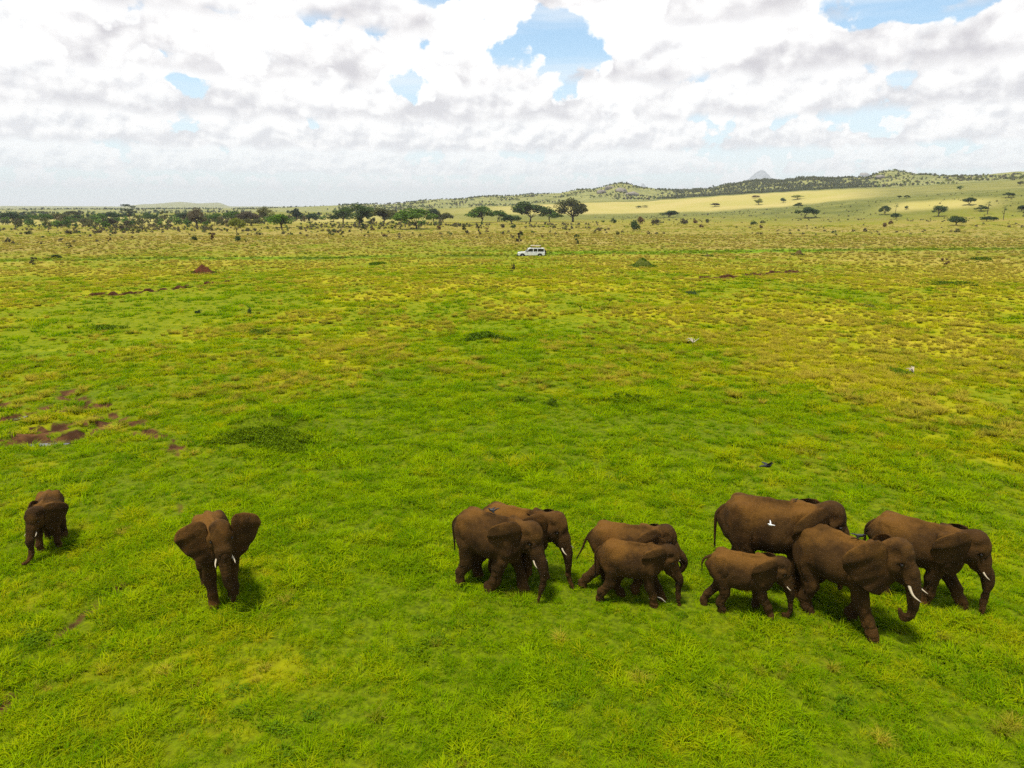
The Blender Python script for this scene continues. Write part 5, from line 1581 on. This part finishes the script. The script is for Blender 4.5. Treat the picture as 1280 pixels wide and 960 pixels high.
def build_car():
    g = at(664, 319.6)
    e = empty('safari_vehicle', (g[0], g[1], g[2] - .32), R(182)); e.scale = (1.0, 1.0, .92); tag(e, 'white safari vehicle with raised roof driving left along the green track', 'vehicle')
    # x forward, driver's side at +y; in the photograph it drives to the left
    body = [(-2.55, .55), (-2.60, 1.12), (-.10, 1.20), (.95, 1.18), (2.45, 1.08), (2.58, .95), (2.60, .50), (2.20, .45), (-2.3, .45)]
    prism('body', body, -.90, .90, M_WHITE, e, .05)
    cab = [(-2.52, 1.12), (-2.45, 1.92), (.30, 1.95), (.55, 1.88), (1.15, 1.14)]
    prism('cabin', cab, -.84, .84, M_WHITE, e, .05)
    for s in (-1, 1):
        y0, y1 = (.835, .848) if s > 0 else (-.848, -.835)
        for (x0, x1) in ((-2.36, -1.22), (-1.12, -.42)): prism('side_window', [(x0, 1.24), (x0 + .02, 1.80), (x1, 1.82), (x1, 1.24)], y0, y1, M_GLASS, e, 0)
        w = prism('front_side_window', [(-.28, 1.24), (-.28, 1.82), (.36, 1.82), (.82, 1.24)], y0, y1, M_GLASS, e, 0)
        for x in (-.35, -1.17): prism('door_handle', [(x + .20, 1.06), (x + .20, 1.10), (x + .36, 1.10), (x + .36, 1.06)], s * .905 - .015, s * .905 + .015, M_BLACK, e, 0)
        prism('mirror', [(.78, 1.22), (.78, 1.42), (.88, 1.42), (.90, 1.22)], s * .95 - .06, s * .95 + .06, M_BLACK, e, .015)
        h = disc('headlight', .10, .05, M_LAMP, e, (2.585, s * .66, .88), 14); h.rotation_euler = (0, 0, R(90))
        prism('tail_light', [(-2.625, .85), (-2.625, 1.05), (-2.59, 1.05), (-2.59, .85)], s * .78 - .06, s * .78 + .06, M_RED, e, .0)
        for x in (1.72, -1.62):
            wh = empty('wheel', (x, s * .80, .40)); wh.parent = e
            disc('tyre', .40, .26, M_TYRE, wh, (0, 0, 0)); disc('rim', .22, .275, M_STEEL, wh, (0, 0, 0), 16)
        for x in (1.72, -1.62):
            arch = [(x + .50 * math.cos(t), .40 + .50 * math.sin(t)) for t in np.linspace(0, math.pi, 11)]
            prism('wheel_arch', arch, s * .885 - .025, s * .885 + .025, M_BLACK, e, 0)
    # windscreen and rear glass lie in the sloping faces
    prism('windscreen', [(.595, 1.83), (1.13, 1.22), (1.155, 1.235), (.62, 1.85)], -.70, .70, M_GLASS, e, 0)
    prism('rear_window', [(-2.52, 1.30), (-2.475, 1.80), (-2.50, 1.805), (-2.545, 1.30)], -.62, .62, M_GLASS, e, 0)
    prism('front_bumper', [(2.58, .48), (2.58, .64), (2.78, .62), (2.78, .50)], -.86, .86, M_BLACK, e, .02)
    prism('grille', [(2.595, .74), (2.595, 1.0), (2.615, 1.0), (2.615, .74)], -.50, .50, M_BLACK, e, 0)
    prism('rear_bumper', [(-2.74, .50), (-2.74, .62), (-2.58, .64), (-2.58, .48)], -.82, .82, M_BLACK, e, .02)
    sw = disc('spare_wheel', .38, .22, M_TYRE, e, (-2.72, .30, 1.12)); sw.rotation_euler = (0, 0, R(90))
    # raised viewing roof on four struts
    prism('raised_roof', [(-1.85, 2.36), (-1.80, 2.46), (-.05, 2.48), (.15, 2.36)], -.70, .70, M_RACK, e, .03)
    for x in (-1.7, -.05):
        for s in (-1, 1): prism('roof_strut', [(x, 1.93), (x, 2.37), (x + .04, 2.37), (x + .04, 1.93)], s * .62 - .02, s * .62 + .02, M_BLACK, e, 0)
    prism('snorkel', [(1.12, 1.10), (.74, 1.95), (.80, 1.99), (1.18, 1.14)], .86, .92, M_BLACK, e, .01)


build_car()


# ------------------------------------------------------------------ birds
def bird_body(flying, tail_up, neck):
    f = Field((-.75, -.25, -.3), (.75, .25, .5), .022)
    f.ell((0, 0, 0), (.27, .125, .13), .03)
    f.cone((.12, 0, .03), (.22 + neck * .5, 0, .10 + neck), .10, .06, .05)
    f.ell((.27 + neck * .5, 0, .13 + neck), (.085, .07, .07), .03)
    f.cone((.32 + neck * .5, 0, .13 + neck), (.44 + neck * .5, 0, .10 + neck), .032, .012, .01)
    f.cone((-.2, 0, 0), (-.50, 0, .02 + tail_up), .075, .05, .04, sy=1.3)
    f.cone((-.45, 0, .01 + tail_up * .85), (-.66, 0, tail_up * 1.35), .05, .03, .02, sy=1.5)
    V, F = surface_nets(f.D, f.lo, f.h)
    return V, F


def wing_mesh(side, dihedral, sweep, span, chord):
    n, m = 9, 5; V, F = [], []
    for i in range(n):
        t = i / (n - 1); c = chord * (1 - .55 * t ** 1.6)
        for j in range(m):
            s = j / (m - 1)
            x = .10 - sweep * t * t - c * s; y = side * (.07 + span * t * math.cos(dihedral)); z = .05 + span * t * math.sin(dihedral) + .03 * math.sin(math.pi * s) - .10 * t * t
            V.append((x, y, z + .012)); 
    for i in range(n):
        for j in range(m): V.append((V[i * m + j][0], V[i * m + j][1], V[i * m + j][2] - .016))
    o = n * m
    for i in range(n - 1):
        for j in range(m - 1):
            a, b, c_, d = i * m + j, i * m + j + 1, (i + 1) * m + j + 1, (i + 1) * m + j
            F += [(a, b, c_, d), (o + d, o + c_, o + b, o + a)]
    rim = [j for j in range(m)] + [i * m + m - 1 for i in range(1, n)] + [(n - 1) * m + j for j in range(m - 2, -1, -1)] + [i * m for i in range(n - 2, 0, -1)]
    for a, b in zip(rim, rim[1:] + rim[:1]): F.append((b, a, o + a, o + b))
    return mesh_from('wing', np.array(V), np.array(F))


M_BBIRD = plain('black_feathers', (0.010, 0.010, 0.012), .5, .4)
M_WBIRD = plain('white_feathers', (0.75, 0.74, 0.72), .7, .2)
M_BRBIRD = plain('brown_feathers', (0.035, 0.024, 0.016), .7, .2)
M_LEGS = plain('bird_legs', (0.03, 0.025, 0.02), .7, .2)


def bird(loc, size, yaw, mat, label, wings, tail_up=.0, neck=.0, legs=True, wing_mat=None, pitch=0.0):
    e = empty('bird', loc, yaw); tag(e, label, 'bird'); e.scale = (size, size, size)
    V, F = bird_body(True, tail_up, neck); b = link('body', mesh_from('bird_body', V, F), mat, e); b.rotation_euler = (0, pitch, 0)
    for s, (dih, swp, span, ch) in zip((-1, 1), wings): link('wing', wing_mesh(s, dih, swp, span, ch), wing_mat or mat, e)
    if legs:
        for s in (-.05, .05):
            v, f = tube([(.02, s, -.08), (.0, s, -.19), (.03, s, -.30)], [.012, .010, .010], 5); V, F, _ = join_quads([(v, f, 0)]); link('leg', mesh_from('leg', V, F), M_LEGS, e)


FOLD = ((R(-62), .30, .20, .26), (R(-62), .30, .20, .26))
OPEN = ((R(35), .12, .55, .30), (R(35), .12, .55, .30))


def on_back(k, xl, up=0.0, yl=0.0):
    """point on the spine of elephant k at body coordinate xl (shoulder heights)"""
    o = ELEPHANTS[k][0]; body = [c for c in o.children if c.name.startswith('body')][0]
    H = HERD[k][3]; co = np.empty(len(body.data.vertices) * 3, np.float32); body.data.vertices.foreach_get('co', co); co = co.reshape(-1, 3)
    d = np.hypot(co[:, 0] - xl * H * .93, co[:, 1] - yl * H); z = co[d < .05, 2].max()
    p = np.array([xl * H * .93, yl * H]); a = o.rotation_euler[2]
    return (o.location[0] + p[0] * math.cos(a) - p[1] * math.sin(a), o.location[1] + p[0] * math.sin(a) + p[1] * math.cos(a), o.location[2] + float(z) + up)


def air(px, py, depth):
    d = pix_dir(px, py); return tuple(np.array([0, 0, CAM_H]) + d * depth)


def build_birds():
    bird(on_back(2, -.05, .08), .27, R(170), M_BBIRD, 'black bird with cocked tail perched on the leftmost grouped elephant', ((R(30), .25, .32, .26), (R(-55), .3, .2, .26)), tail_up=.20)
    bird(on_back(8, .12, .08), .27, R(-20), M_BBIRD, 'black bird perched on the back of the big tusked cow', FOLD, tail_up=.05)
    bird(on_back(6, .16, .05), .16, R(20), M_BRBIRD, 'small brown bird sitting on the large elephant behind the calf', FOLD)
    bird(air(963, 656, 14.2), .135, R(160), M_WBIRD, 'white-winged bird flying past the flank of the large elephant', ((R(62), -.05, .70, .22), (R(28), .1, .70, .22)), legs=False)
    bird(air(960, 582, 16.5), .36, R(15), M_BBIRD, 'black bird flying low over the grass above the herd', ((R(55), .05, .5, .30), (R(10), .1, .5, .30)), legs=False)


if ELEPHANTS: build_birds()


# ------------------------------------------------------------------ the air between here and the hills
def build_haze():
    s, z0, z1 = 15600.0, -60.0, 400.0
    V = [(x, y, z) for z in (z0, z1) for y in (-s, s) for x in (-s, s)]
    F = [(0, 2, 3, 1), (4, 5, 7, 6), (0, 1, 5, 4), (2, 6, 7, 3), (0, 4, 6, 2), (1, 3, 7, 5)]
    me = bpy.data.meshes.new('haze'); me.from_pydata(V, [], F); me.update()
    m = bpy.data.materials.new('haze'); m.use_nodes = True; nt = m.node_tree; nt.nodes.clear()
    out = nt.nodes.new('ShaderNodeOutputMaterial'); v = nt.nodes.new('ShaderNodeVolumePrincipled')
    v.inputs['Color'].default_value = (0.94, 0.97, 1.0, 1); v.inputs['Density'].default_value = 9.0e-5; v.inputs['Anisotropy'].default_value = 0.1
    nt.links.new(v.outputs[0], out.inputs['Volume'])
    m.cycles.homogeneous_volume = True; m.cycles.volume_sampling = 'DISTANCE'
    o = link('haze', me, m); tag(o, 'thin pale haze over the whole plain', 'haze', kind='stuff')


build_haze()
